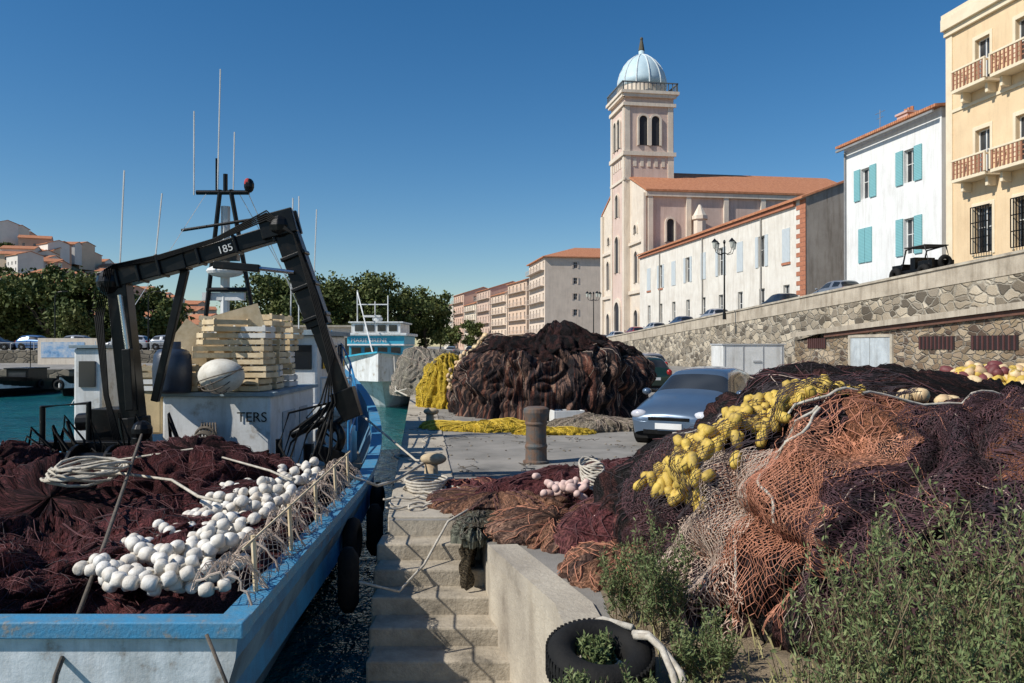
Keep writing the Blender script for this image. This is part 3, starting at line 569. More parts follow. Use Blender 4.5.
# ---------------------------------------------------------------- cars
def car(x,y,z,head,col,sc_=1.0,kind='hatch',name='parked_car'):
    r=root(name,(x,y,z),head); r.scale=(sc_,)*3
    pm,nt_,pb=newmat('car_paint'); pb.inputs['Metallic'].default_value=.35; pb.inputs['Roughness'].default_value=.28; pb.inputs['Coat Weight'].default_value=.6
    v_=N(nt_,'ShaderNodeTexCoord').outputs['Object']; f_=noisen(nt_,v_,1.5,5); nt_.links.new(ramp(nt_,f_,[(.3,tuple(c*.8 for c in col)),(.7,col)]),pb.inputs['Base Color'])
    S_=[(2.12,.5,.56,.62,.5,.34),(2.05,.6,.68,.76,.6,.24),(1.75,.7,.8,.84,.66,.2),(1.05,.84,.93,.87,.7,.2),(.85,.88,.98,.87,.7,.2),(.2,.92,1.38,.87,.62,.2),(-.05,.93,1.43,.87,.62,.2),(-.75,.94,1.46,.87,.63,.2),(-.85,.94,1.46,.87,.63,.2),(-1.5,.95,1.4,.86,.61,.2),(-1.62,.95,1.36,.86,.6,.2)]
    if kind=='hatch': S_+=[(-1.95,.95,1.0,.82,.7,.22),(-2.08,.6,.68,.78,.62,.28)]
    else: S_+=[(-1.75,.95,1.05,.84,.7,.2),(-2.15,.92,.97,.82,.68,.24),(-2.28,.6,.68,.74,.6,.3)]
    V=[];F=[];mi=[]
    for (xx,zb,ztp,wb,wt,zl) in S_:
        ring=[(wb*.94,zl),(wb+.0,zl+.22),(wb+.02,zb-.08),(wb-.02,zb),(wt,ztp-.03),(wt*.7,ztp+.01),(0,ztp+.035)]
        full=[(a,c_) for a,c_ in ring]+[(-a,c_) for a,c_ in ring[:-1][::-1]]
        V+= [(xx,a,c_) for a,c_ in full]
    n=13
    for i in range(len(S_)-1):
        for k in range(n-1):
            F.append((i*n+k,(i+1)*n+k,(i+1)*n+k+1,i*n+k+1))
            kk=k if k<6 else 11-k
            g=0
            if kk==3 and 5<=i<=9 and i not in (7,): g=1
            if kk in (4,5,) and i==4: g=1
            if kk in (4,5) and i==10: g=1
            if kk==3 and i==4: g=1
            mi.append(g)
    F.append(tuple(range(n))); mi.append(0); F.append(tuple((len(S_)-1)*n+k for k in range(n))[::-1]); mi.append(0)
    me=bpy.data.meshes.new('body'); me.from_pydata(V,[],F); me.materials.append(pm); me.materials.append(GL)
    me.polygons.foreach_set('material_index',mi); me.polygons.foreach_set('use_smooth',[True]*len(F)); me.update()
    o=link(bpy.data.objects.new('body',me),r); md=o.modifiers.new('s','SUBSURF'); md.levels=1; md.render_levels=2
    t=B();h=B();a_=B()
    for xx in (1.32,-1.3):
        for s_ in (-1,1):
            t.torus((xx,s_*.8,.31),.225,.095,24,8,(0,1,0),1.05); h.tube([(xx,s_*.74,.31),(xx,s_*.865,.31)],[.17,.15],12); a_.tube([(xx,s_*.6,.34),(xx,s_*.872,.34)],.37,20)
            for k in range(5):
                g=2*math.pi*k/5; h.beam((xx,s_*.875,.31),(xx+.16*math.cos(g),s_*.875,.31+.16*math.sin(g)),.03,.04)
    a_.box(-2,2,-.7,.7,.16,.3)
    for s_ in (-1,1): a_.box(-.78,-.765,s_*.885-.004,s_*.885+.004,.3,.9); a_.box(-1.7,1.0,s_*.89-.008,s_*.89+.008,.42,.47)
    t.obj('tyres',m_rubber,r,smooth=True); h.obj('hubcaps',M('alloy',(.5,.5,.52),(.4,.4,.42),3,.35,.1,20,metal=.7),r); a_.obj('wheel_arches',m_rubber,r)
    l=B(); [l.ell((2.0,s_*.62,.62),.1,.17,.09) for s_ in (-1,1)]; l.obj('headlights',M('headlight',(.7,.72,.75),(.5,.5,.55),5,.15,0),r,smooth=True)
    l=B(); [l.ell((-2.02 if kind=='hatch' else -2.2,s_*.68,.82),.07,.12,.13) for s_ in (-1,1)]; l.obj('taillights',M('taillight',(.4,.02,.02),(.3,.01,.01),5,.2,0),r,smooth=True)
    l=B(); l.box(2.06,2.13,-.26,.26,.36,.47); l.box(-2.14,-2.08,-.26,.26,.5,.61); l.obj('plates',m_white,r)
    l=B(); [l.ell((.62,s_*.98,.98),.09,.1,.07) for s_ in (-1,1)]; l.obj('mirrors',pm,r,smooth=True)
    l=B(); l.box(2.08,2.12,-.4,.4,.52,.58); l.box(2.06,2.115,-.5,.5,.26,.34); l.obj('grille',m_black,r)
    return r
car(4.0,16.9,0,math.radians(-120),(.11,.16,.23))
car(5.5,35,0,math.radians(100),(.02,.05,.035))
car(8.4,50,0,math.radians(95),(.3,.3,.32))
for (Y,cc,o) in ((60,(.03,.03,.035),2.6),(52.5,(.25,.27,.3),2.6),(72,(.4,.4,.42),2.6),(80,(.06,.08,.14),2.6),(88,(.45,.45,.45),2.6),(95,(.3,.05,.05),2.6),(103,(.5,.5,.52),2.6),(110,(.1,.1,.12),2.5)):
    car(wl(Y,o),Y,road(Y)+.2,math.radians(99),cc)
for k in range(9): car(-64+k*4.3,78.5+.2*k,1.46,math.radians(R.choice([0,180])+R.uniform(-6,6)),R.choice([(.6,.6,.62),(.04,.05,.08),(.3,.32,.35),(.03,.03,.03),(.1,.2,.4)]))
for k in range(4): car(-10+k*3.2,135+k*2,.26,math.radians(80),R.choice([(.6,.6,.62),(.3,.32,.35),(.03,.03,.03)]))
r=root('utility_buggy',(wl(42.9,1.9),42.9,road(42.9)+.3),math.radians(99)); b=B()
b.box(-1.6,1.7,-.7,.7,.45,.75); b.box(.9,1.75,-.6,.6,.75,1.1); b.box(-1.6,-.5,-.65,.65,.75,1.15)
for s_ in (-.62,.62): b.tube([(.85,s_,.8),(.5,s_,1.85),(-1.0,s_,1.95),(-1.4,s_,.9)],.05,6)
b.tube([(.9,-.62,1.1),(.9,.62,1.1)],.04); b.box(-.2,.2,-.6,.6,.75,1.4); b.obj('body',m_black,r,bevel=.04)
b=B().box(-1.15,.6,-.68,.68,1.93,1.99); b.obj('canopy',M('dark_canvas',(.05,.05,.05)),r,bevel=.02)
b=B(); [b.torus((xx,s_*.75,.5),.3,.17,20,8,(0,1,0)) for xx in (1.2,-1.1) for s_ in (-1,1)]; b.torus((-1.75,0,1.0),.28,.12,20,8,(1,0,0)); b.obj('tyres',m_rubber,r,smooth=True)
r=root('site_container',(12.9,49,0),math.radians(4)); b=B(); b.box(0,3.9,0,2.2,.12,1.95); b.obj('body',m_white,r,bevel=.03)
b=B(); b.box(-.05,3.95,-.05,2.25,1.95,2.03); [b.box(x_,x_+.05,-.03,-.004,.2,1.9) for x_ in (.1,1.25,2.5,3.7)]; b.box(1.9,2.4,-.05,-.004,.9,1.0); b.obj('ribs',M('grey_metal',(.5,.51,.52)),r); b=B(); [b.box(x_,x_+.3,.1,2.1,0,.12) for x_ in (.2,3.3)]; b.obj('skids',m_black,r)
# ---------------------------------------------------------------- net piles
class Pile:
    def __init__(s,cx,cy,rx,ry,h,z0=0,seed=0,K=9,fold=.09,lump=.14,e1=.6,e2=.8,rot=0,clip=None,crease=.05):
        s.__dict__.update(locals())
    def P(s,th,ph,off=0,cr=1):
        a=ph*math.pi/2; r=max(0,math.cos(a))**s.e1; z=math.sin(a)**s.e2; sd=s.seed
        lob=1+.14*nz(math.cos(th)*1.3+sd,math.sin(th)*1.3,sd)
        ct,st_=math.cos(th),math.sin(th)
        x=s.rx*r*ct*lob; y=s.ry*r*st_*lob; zz=s.h*z*(1+.16*nz(ct*r*1.8+sd,st_*r*1.8,sd*2.))
        q1=nz(x*1.1+sd,y*1.1,zz*1.1); q2=nz(x*2.7,y*2.7+sd,zz*2.7)
        f=abs(math.sin(s.K*th+3.5*q1+1.6*ph+2*q2)); f2=abs(math.sin(s.K*2.7*th+5*q1-2.5*ph+3*q2))
        d=s.lump*q1*1.6+s.fold*(f-.5)*(.25+.75*r)+s.fold*.45*cr*(f2-.5)*r+.05*q2+off
        if cr>.05:
            q3=nz(x*7,y*7,zz*3.2+sd); q4=abs(nz(x*3.4+2*q2,y*3.4,zz*2.2+sd)); q5=abs(nz(x*9+q2*3,y*9,zz*6+sd))
            d+=cr*(.02*q3-s.crease*(1-min(1,q4*4))**2-.4*s.crease*(1-min(1,q5*4)))
        hx=x+d*ct*math.cos(a*.8); hy=y+d*st_*math.cos(a*.8); hzz=zz+d*math.sin(a*.8)*.9
        if s.rot: c_,s_=math.cos(s.rot),math.sin(s.rot); hx,hy=c_*hx-s_*hy,s_*hx+c_*hy
        p=(s.cx+hx,s.cy+hy,s.z0+max(hzz,.0)+ (0 if ph>0 else -.05))
        return s.clip(p) if s.clip else p
    def build(s,parent,mat,nu=260,nv=90,t0=0,t1=2*math.pi,p0=0,p1=1,off=0,name='net_body',ragged=0,cr=1):
        G=[];U=[]
        for i in range(nu+1):
            th=t0+(t1-t0)*i/nu; g=[];u=[]
            for j in range(nv+1):
                lo=p0+ragged*(nz(th*6,1.3,s.seed)+.5*nz(th*25,1.3,s.seed)); hi=p1+ragged*(nz(th*5,7.3,s.seed)+.5*nz(th*22,3.3,s.seed)); ph=min(1,max(0,lo+(hi-lo)*j/nv))
                t2=th+ragged*1.2*nz(ph*4,th*2,5)+ragged*.6*nz(ph*14,th*2,8)
                g.append(s.P(t2,ph,off,cr)); u.append((th*s.rx,ph*s.h*1.8))
            G.append(g);U.append(u)
        return grid(name,G,U,mat,parent)
    def strands(s,parent,mat,n,r=.006,t0=0,t1=6.283,p0=.05,p1=1,ln=1.2,name='strands',off=.012,ns=4,wild=.5,seed=0,vert=.9,cr=1):
        rg=random.Random(seed+s.seed*17); b=B()
        for k in range(n):
            th=rg.uniform(t0,t1); ph=rg.uniform(p0,p1); hd=rg.uniform(-1,1)*vert+(math.pi/2 if rg.random()<.5 else -math.pi/2); pts=[]; L=ln*rg.uniform(.4,1.3)
            m_=int(L/.05)
            for i in range(m_):
                if not(0.02<ph<.98): break
                pts.append(s.P(th,ph,off+rg.random()*.006,cr)); hd+=rg.uniform(-wild,wild)*.5
                th+=math.cos(hd)*.05/s.rx/max(.25,math.cos(ph*1.5)); ph+=math.sin(hd)*.05/(s.h*1.5)
            if len(pts)>3: b.tube(pts,r,ns,False)
        b.obj(name,mat,parent,smooth=True)
    def wire(s,parent,mat,t0,t1,p0,p1,nu,nv,r,off=.05,name='mesh_net',wp=2.5,cr=.1):
        b=B(); g={}
        for i in range(nu+1):
            for j in range(nv+1):
                th=t0+(t1-t0)*(i+wp*nz(i*.1,j*.09,2)+.5*nz(i*.4,j*.4,5))/nu; ph=p0+(p1-p0)*(j+wp*nz(i*.1,j*.09,9)+.5*nz(i*.4,j*.4,15))/nv+.05*nz(i*.15,3.3)
                g[i,j]=s.P(th,min(.99,max(0.0,ph)),off+.03*nz(i*.2,j*.2),cr)
        for i in range(nu):
            for j in range(nv):
                if (i+j)%2==0:
                    b.tube([g[i,j],g[i+1,j+1]],r,3,False)
                else: b.tube([g[i+1,j],g[i,j+1]],r,3,False)
        b.obj(name,mat,parent)
def floats_along(b,path,size=(.07,.07,.1),step=.16,jit=.03,rg=R,nu=9,nv=6):
    acc=0
    for a,c_ in zip(path[:-1],path[1:]):
        a=Vector(a);c_=Vector(c_); L=(c_-a).length; 
        if L<1e-6: continue
        d=(c_-a)/L; t=step-acc if acc>0 else 0
        while t<L:
            p=a+d*t+Vector((rg.uniform(-jit,jit),rg.uniform(-jit,jit),rg.uniform(-jit,jit)*.6)); dd=(d+Vector((rg.uniform(-.4,.4),rg.uniform(-.4,.4),rg.uniform(-.3,.3)))).normalized()
            k=rg.uniform(.85,1.1); b.ell(p,size[0]*k,size[1]*k,size[2]*k,nu,nv,dd,1.3); t+=step
        acc=L-(t-step)
rd=math.radians
m_net1=net_mat('net_dark',[(.018,.02,.018),(.05,.032,.035),(.022,.022,.022),(.12,.05,.045),(.018,.016,.02),(.05,.042,.038)],26,.3,hole=.35,bs=1.3)
m_orange=net_mat('net_orange',[(.3,.11,.06),(.52,.22,.12),(.38,.15,.08),(.58,.3,.18)],34,.36,hole=.42,bs=1.2)
m_orangeA=net_mat('net_orange_open',[(.45,.18,.1),(.6,.28,.17)],27,.15,alpha=True)
m_darkA=net_mat('net_dark_open',[(.025,.018,.025),(.09,.045,.05),(.018,.018,.018)],24,.22,alpha=True)
m_beigeA=net_mat('net_beige_open',[(.5,.36,.28),(.62,.45,.35)],24,.13,alpha=True)
m_strD=M('twine_dark',(.06,.04,.045),(.03,.022,.025),10); m_strO=M('twine_orange',(.58,.25,.15),(.42,.17,.1),10); m_strB=M('twine_beige',(.6,.48,.38),(.42,.32,.26),10)
m_strP=M('twine_maroon',(.16,.06,.06),(.09,.035,.04),10)
big=root('fishing_net_pile'); pl=Pile(4.3,6.9,3.3,3.0,1.5,0,3,K=11,fold=.2,lump=.22,e1=.56,e2=.66,crease=.08)
pl.build(big,m_net1,460,150)
pl.build(big,m_orange,140,140,rd(211),rd(221),.4,.84,.035,'orange_net',.16,cr=.55)
pl.build(big,m_orange,50,100,rd(187),rd(190),.35,.85,.02,'orange_net_strip',.12,cr=.6)
pl.build(big,m_orange,50,90,rd(240),rd(243),.5,.8,.02,'orange_net_strip',.12,cr=.6)
pl.build(big,m_orangeA,120,80,rd(205),rd(224),.12,.6,.07,'orange_open_net',.12,cr=.1)
pl.build(big,m_darkA,200,110,rd(219),rd(280),.03,.97,.07,'dark_open_net',.12,cr=.2)
pl.build(big,m_darkA,100,60,rd(180),rd(208),.03,.5,.06,'dark_open_net',.1,cr=.2)
pl.build(big,m_net1,160,60,rd(176),rd(236),.8,1.0,.05,'dark_top_net',.1,cr=.6)
pl.build(big,m_beigeA,100,80,rd(200),rd(212),.0,.48,.1,'beige_open_net',.08,cr=.1)
pl.wire(big,m_strB,rd(200),rd(211),.0,.48,36,40,.0022,.12,'beige_mesh_net')
pl.wire(big,m_strO,rd(210),rd(220),.03,.48,36,40,.0022,.1,'orange_mesh_net')
pl.strands(big,m_strD,450,.003,rd(170),rd(290),ln=1.4); pl.strands(big,m_strP,260,.0035,rd(170),rd(290),ln=1.2,seed=2)
pl.strands(big,m_strO,90,.003,rd(208),rd(224),.35,.85,ln=.8,seed=3,off=.05,name='orange_strands',cr=.6); pl.strands(big,m_strB,40,.004,rd(180),rd(280),ln=1.2,seed=4,name='beige_strands')
pl.strands(big,m_rope,5,.011,rd(205),rd(218),.5,.85,ln=1.2,seed=8,name='ropes',off=.07,ns=6,wild=.9,cr=.3)
b=B(); rg=random.Random(5)
for k in range(360):
    ph=rg.uniform(.25,.84); th=rd(rg.gauss(197,3.4)+4*(ph-.6)); b.ell(pl.P(th,ph,rg.uniform(.05,.19),.2),.043,.043,.066,9,6,(rg.uniform(-.6,.6),rg.uniform(-.6,.6),1 if rg.random()<.6 else .1),1.25)
b.obj('yellow_floats',m_floaty,big,smooth=True)
pl.wire(big,m_strD,rd(184),rd(209),.2,.9,56,50,.0025,.21,'float_cover_net')
b=B()
for k in range(16): b.ell(pl.P(rd(rg.uniform(190,205)),rg.uniform(.82,.97),.12),.065,.065,.08,10,7,(rg.uniform(-1,1),1,0),1.3)
b.obj('cream_floats',m_floatc,big,smooth=True)
p2=Pile(8.0,10.8,3.4,2.0,1.5,0,8,K=8,fold=.14,lump=.18,e1=.5,e2=.7,crease=.08)
bk=root('fishing_net_pile'); p2.build(bk,m_net1,220,70); p2.strands(bk,m_strP,200,.006,ln=1.5)
fb=[B(),B(),B()]
for k in range(560):
    p=p2.P(rg.uniform(rd(195),rd(300)),rg.uniform(.42,.99),rg.uniform(.05,.15),.3); fb[rg.choice([0,0,1,2,2])].ell(p,.07,.07,.09,9,6,(rg.uniform(-1,1),rg.uniform(-1,1),rg.uniform(-.5,.5)),1.2)
for q_,mm,nm in zip(fb,(m_floatc,m_floatr,m_floaty),('cream_floats','maroon_floats','yellow_floats')): q_.obj(nm,mm,bk,smooth=True)
m_net2=net_mat('net_far',[(.018,.016,.017),(.03,.025,.025),(.26,.15,.11),(.02,.017,.019),(.022,.018,.02),(.16,.06,.04),(.34,.22,.16),(.025,.02,.021)],14,.36,st=(3.0,.2),hole=.5,bs=.6)
fp=root('fishing_net_pile'); p3=Pile(1.15,23,2.75,2.4,2.15,0,5,K=10,fold=.26,lump=.3,e1=.5,e2=.58,crease=.06); p3.build(fp,m_net2,460,110)
p3.strands(fp,m_strD,160,.006,rd(150),rd(360),ln=2.6,vert=.3,wild=.2,p0=.1,p1=.6); p3.strands(fp,m_strB,40,.006,rd(150),rd(360),ln=2.4,seed=5,name='beige_strands',vert=.3,wild=.2)
p3.build(fp,m_net1,200,60,rd(200),rd(380),.5,1.0,.05,'dark_cover_net',.14,cr=.5)
b=B(); rg=random.Random(9)
for k in range(3):
    floats_along(b,[p3.P(rd(185+k*5+8*math.sin(i*.5)),.1+.07*i,.1) for i in range(10)],(.06,.06,.08),.17,.05,rg)
b.obj('floats',m_floatc,fp,smooth=True)
def heap(x,y,rx,ry,h,cols,seed,name='fishing_net_heap',str_=None,n=120,k=18,z0=0,fold=.08,r=.004,rot=0,lump=.1,crease=.05):
    rr_=root(name); p=Pile(x,y,rx,ry,h,z0,seed,K=8,fold=fold,lump=lump,e1=.7,e2=.85,rot=rot,crease=crease); p.build(rr_,net_mat('net_%d'%seed,cols,k,.34,hole=.45),180,50)
    if str_: p.strands(rr_,str_,n,r,ln=1.1,p0=.03)
    return rr_,p
YEL=[(.55,.34,.03),(.8,.55,.06),(.65,.45,.04)]; BRN=[(.16,.08,.05),(.4,.2,.12),(.1,.06,.05),(.48,.28,.19)]; MAR=[(.08,.025,.028),(.19,.06,.06),(.12,.04,.045),(.26,.1,.09)]; GRN=[(.08,.09,.07),(.2,.2,.15),(.12,.12,.1)]
m_strY=M('twine_yellow',(.8,.58,.08),(.6,.4,.05),10)
heap(-.7,18.6,1.35,.8,.18,YEL,31,'yellow_net',m_strY,160,fold=.07,r=.008); heap(.9,17.6,.9,.35,.13,YEL,35,'yellow_net',m_strY,60,r=.008)
heap(-2.0,25.5,1.0,1.2,1.5,YEL+[(.3,.25,.15)],32,'yellow_net',m_strY,120,fold=.15,r=.01); heap(-3.4,33,1.5,2.2,1.7,[(.5,.45,.35),(.3,.27,.22),(.6,.54,.44)],33,str_=m_strB,n=80,fold=.15,r=.01)
heap(-3.6,42,1.4,2,1.6,GRN,34); heap(1.9,18.5,1.1,.7,.32,[(.15,.12,.1),(.45,.38,.28),(.1,.06,.05)],36,str_=m_strB,n=80)
heap(-.15,9.7,.95,.8,.22,BRN,41,str_=m_strP,n=150); heap(.45,8.3,.75,.8,.2,BRN+MAR[:1],42,str_=m_strO,n=100); heap(1.25,10.6,1.2,.55,.4,MAR,43,str_=m_strP,n=160,rot=.35)
heap(1.35,8.0,.85,.9,.4,MAR+BRN[:2],44,str_=m_strP,n=160); heap(.7,10.0,1.1,.4,.35,MAR,45,str_=m_strP,n=120,rot=.3); heap(-.35,8.35,.22,.5,.16,GRN,46,str_=m_ropeg,n=100)
heap(.9,6.9,.5,.7,.18,BRN,47,str_=m_strO,n=90); heap(-.6,10.9,.5,.35,.12,MAR+BRN[:1],48,str_=m_strO,n=60)
b=B(); fl2=root('net_floats'); rg=random.Random(21)
for k in range(34): b.ell((.62+rg.gauss(0,.16),9.0+rg.gauss(0,.25),.33+rg.uniform(-.05,.1)),.042,.042,.055,9,6,(rg.uniform(-1,1),rg.uniform(-1,1),.2),1.3)
b.obj('floats',M('float_pink',(.75,.55,.48),(.6,.4,.35),12),fl2,smooth=True)
b=B()
for k in range(16):
    pts=[(.95+.14*math.cos(a*.5+k),9.2+.3*math.sin(a*.5+k)+.03*k,.32+.02*k*.7+.03*math.sin(a+k)) for a in range(16)]; b.tube(pts,.012,5)
b.obj('white_rope',m_rope,fl2,smooth=True)
G=[];U=[]
for i in range(50):
    g=[];u=[]
    for j in range(50):
        t=j/49; s_=i/49; x=-.40-.05*math.sin(s_*26+2*t)-.03*nz(i*.3,j*.1)-.02*math.sin(s_*60); y=8.75-.8*s_-.3*t*nz(s_*3,1); z=.14-t*(.62+.2*nz(s_*5,2))*(1-.3*abs(s_-.5))
        if t<.2: x+=(.2-t)*1.6; z=.14-.02*nz(i*.3,j)
        g.append((x-.05,y,z+.02*nz(i,j*.4))); u.append((s_,t))
    G.append(g);U.append(u)
o=grid('hanging_net',G,U,net_mat('net_green',[(.05,.045,.03),(.14,.11,.07),(.03,.025,.02)],26,.35))
r=root('mooring_rope'); b=B(); rg=random.Random(4)
def wig(p0,p1,n=24,amp=.12,z=.03,seed=0):
    out=[]
    for i in range(n+1):
        t=i/n; out.append((p0[0]+(p1[0]-p0[0])*t+amp*nz(t*4,seed,1.1)*2,p0[1]+(p1[1]-p0[1])*t+amp*nz(t*4,seed,7.7)*2,z+.015*math.sin(t*30+seed)))
    return out
for k in range(7): b.tube(wig((-1.45+rg.uniform(-.1,.3),9.3+.25*k),(-.5+rg.uniform(-.2,.4),9.5+.22*k),seed=k*1.7,z=.06),.014,6)
for k in range(4): b.tube([( -1.15+.22*math.cos(a*.45)*(1+.1*k),10.6+.35*math.sin(a*.45)+.05*k,.06+.03*k) for a in range(15)],.018,6)
b.tube([(-1.2,11.4,.3),(-1.6,10.9,.1),(-1.75,10.4,.12),(-2.0,9.8,.35)],.02,6)
b.tube([(-1.15,11.35,.3),(-1.5,12.5,.15),(-2.6,14.0,.7)],.018,6)
b.tube([(-.42,9.0,.14),(-.7,8.75,.02),(-.9,8.2,-.3),(-1.1,7.8,-.45),(-1.45,7.6,-.3)],.014,6); b.tube(wig((-1.6,13),(-1.9,18),seed=9,amp=.3),.018,6)
b.tube([(-3.95,30,.3),(-4.6,31.5,.1),(-5.0,37,1.3)],.03,6); b.tube([(-3.4,26,.3),(-4.5,31,.2),(-5.6,38,1.4)],.03,6)
b.obj('rope',m_rope,r,smooth=True)
def bollard(x,y,h,rr_,mt,name='bollard'):
    r=root(name,(x,y,0)); b=B(); b.tube([(0,0,0),(0,0,.04),(0,0,.05),(0,0,h*.25),(0,0,h*.3),(0,0,h*.35),(0,0,h*.66),(0,0,h*.7),(0,0,h*.74),(0,0,h*.9),(0,0,h*.97),(0,0,h)],[rr_*1.15,rr_*1.15,rr_*.95,rr_*.92,rr_,rr_*.9,rr_*.88,rr_*1.0,rr_*.95,rr_*1.12,rr_*1.08,rr_*.8],24); b.obj('post',mt,r,smooth=False,bevel=.008); return r
bollard(.4,13.25,.93,.19,m_rust)
for (x,y) in ((-1.15,11.4),(-2.0,19.5),(-3.4,30)):
    r=root('mooring_bollard',(x,y,.03)); b=B(); b.tube([(0,0,0),(0,0,.06),(0,0,.08),(0,0,.24)],[.17,.16,.1,.09],16); b.ell((.03,0,.3),.19,.13,.09,14,8); b.obj('cast_body',M('painted_iron',(.55,.44,.28),(.35,.25,.15),6),r,smooth=True)
r=root('fish_box',(1.05,20.0,0),.2); b=B(); b.box(0,.8,0,.5,0,.05); b.box(0,.05,0,.5,.05,.3); b.box(.75,.8,0,.5,.05,.3); b.box(.05,.75,0,.05,.05,.3); b.box(.05,.75,.45,.5,.05,.3); b.obj('box',m_white,r,bevel=.01)
r=root('old_tyre',(.5,4.55,.17)); b=B(); b.torus((0,0,0),.225,.085,44,12,(.05,-.22,1),1.15)
b.obj('tyre',m_rubber,r,smooth=True)
b=B()
for k in range(60):
    a=2*math.pi*k/60
    for z_,rr_ in ((.03,.302),(-.04,.302)): b.box(rr_*math.cos(a)-.008,rr_*math.cos(a)+.008,rr_*math.sin(a)-.008,rr_*math.sin(a)+.008,z_-.03+.22*rr_*math.sin(a),z_+.03+.22*rr_*math.sin(a),a)
b.obj('tread',m_rubber,r)
b=B(); 
for o_ in (0,.045): b.tube([(.2,.02+o_,.12),(.27,-.05+o_,.14),(.33,-.12+o_*.5,.1),(.36+o_,-.25,.02),(.38+o_,-.45,-.1)],.02,8)
b.tube([(-.1,.2,.1),(.05,.3,.12),(.2,.1,.14)],.02,8); b.obj('rope',m_rope,r,smooth=True)
r=root('debris'); b=B(); rg=random.Random(77)
for k in range(320):
    Y=rg.uniform(8.8,24); a=rg.uniform(-.2,6); x=a-.115*Y; s_=rg.uniform(.008,.03); b.ell((x,Y,.035 if a<.5 else .008),s_,s_*rg.uniform(.6,1.6),s_*.5,6,4)
b.obj('pebbles',M('pebbles',(.35,.3,.22),(.12,.1,.09),20),r)
b=B()
for k in range(50):
    Y=rg.uniform(9,22); x=rg.uniform(-.3,4)-.115*Y; b.tube(wig((x,Y),(x+rg.uniform(-.5,.5),Y+rg.uniform(-.4,.4)),10,.1,.045,k),.005,4)
b.obj('twine_scraps',m_ropeg,r)
# ---------------------------------------------------------------- shrubs
def shrub(name,cx,cy,z0,Rr,H,ns,seed,mat=m_shrub,leaf=.016,dens=26,spread=1.0):
    rg=np.random.RandomState(seed); r=root(name,(cx,cy,z0)); b=B(); P=[]
    for k in range(ns):
        an=rg.uniform(0,2*math.pi); q_=math.sqrt(rg.uniform(0,1))*Rr; bx,by=q_*.4*math.cos(an),q_*.4*math.sin(an); h=H*rg.uniform(.4,1.0)*(1-.3*(q_/Rr)**2)
        tx,ty=q_*math.cos(an)*spread,q_*math.sin(an)*spread; pts=[]
        for i in range(9):
            t=i/8; pts.append(np.array([bx+(tx-bx)*t**1.3+.015*rg.normal(),by+(ty-by)*t**1.3+.015*rg.normal(),h*t]))
        b.tube([tuple(p) for p in pts],[.005*(1-.7*i/8) for i in range(9)],4,False)
        subs=[(pts,.25)]
        for s_ in range(8):
            i0=rg.randint(2,8); base=pts[i0]; d=np.array([rg.normal()*.7,rg.normal()*.7,1.1+abs(rg.normal())*.6]); d/=np.linalg.norm(d); l=H*rg.uniform(.1,.24)
            sp=[base+d*l*j/4+np.array([0,0,.01*j]) for j in range(5)]; b.tube([tuple(p) for p in sp],.002,3,False); subs.append((sp,0))
        for sp,t0 in subs:
            for j in range(dens):
                t=t0+(1-t0)*rg.uniform(0,1); f_=t*(len(sp)-1); i=min(int(f_),len(sp)-2); p=sp[i]+(sp[i+1]-sp[i])*(f_-i); P.append(p+rg.normal(size=3)*.009)
    b.obj('stems',m_stem,r); P=np.array(P); n=len(P); a=rg.normal(size=(n,3))+np.array([0,0,.8]); a/=np.linalg.norm(a,axis=1)[:,None]; c2=np.cross(a,rg.normal(size=(n,3))); c2/=np.linalg.norm(c2,axis=1)[:,None]
    s_=rg.uniform(.5,1.3,(n,1))*leaf; quads('leaves',P+a*s_,a*s_,c2*s_*.28,mat,r)
shrub('wild_shrub',1.6,3.35,0,.5,1.3,52,1); shrub('wild_shrub',2.25,3.5,0,.55,1.55,66,2); shrub('wild_shrub',1.4,2.9,0,.33,.75,30,3); shrub('wild_shrub',1.95,2.9,0,.5,1.1,50,4)
shrub('wild_shrub',2.85,4.0,0,.5,1.4,36,7)
shrub('roadside_weed',.95,5.3,0,.28,.95,20,5); shrub('roadside_weed',.78,5.6,0,.22,.6,14,6); shrub('roadside_weed',.42,3.95,0.02,.25,.3,18,8); shrub('roadside_weed',.8,3.9,0,.3,.36,18,9); shrub('roadside_weed',1.1,4.6,0,.28,.45,16,10)
shrub('roadside_weed',.5,4.6,0.02,.13,.26,14,12,leaf=.02)
g=B(); rg=random.Random(15)
for k in range(900):
    x=rg.uniform(.75,3.2); y=rg.uniform(3.0,6.0); h=rg.uniform(.05,.22); a=rg.uniform(0,6.28); dx,dy=.25*h*math.cos(a),.25*h*math.sin(a); px2,py2=.004*math.sin(a),-.004*math.cos(a)
    g.add([(x-px2,y-py2,0),(x+px2,y+py2,0),(x+dx+px2*.6,y+dy+py2*.6,h*.6),(x+dx*2.2,y+dy*2.2,h)],[(0,1,2),(0,2,3)])
g.obj('dry_grass',M('dry_grass',(.42,.36,.17),(.2,.22,.08),3),None)
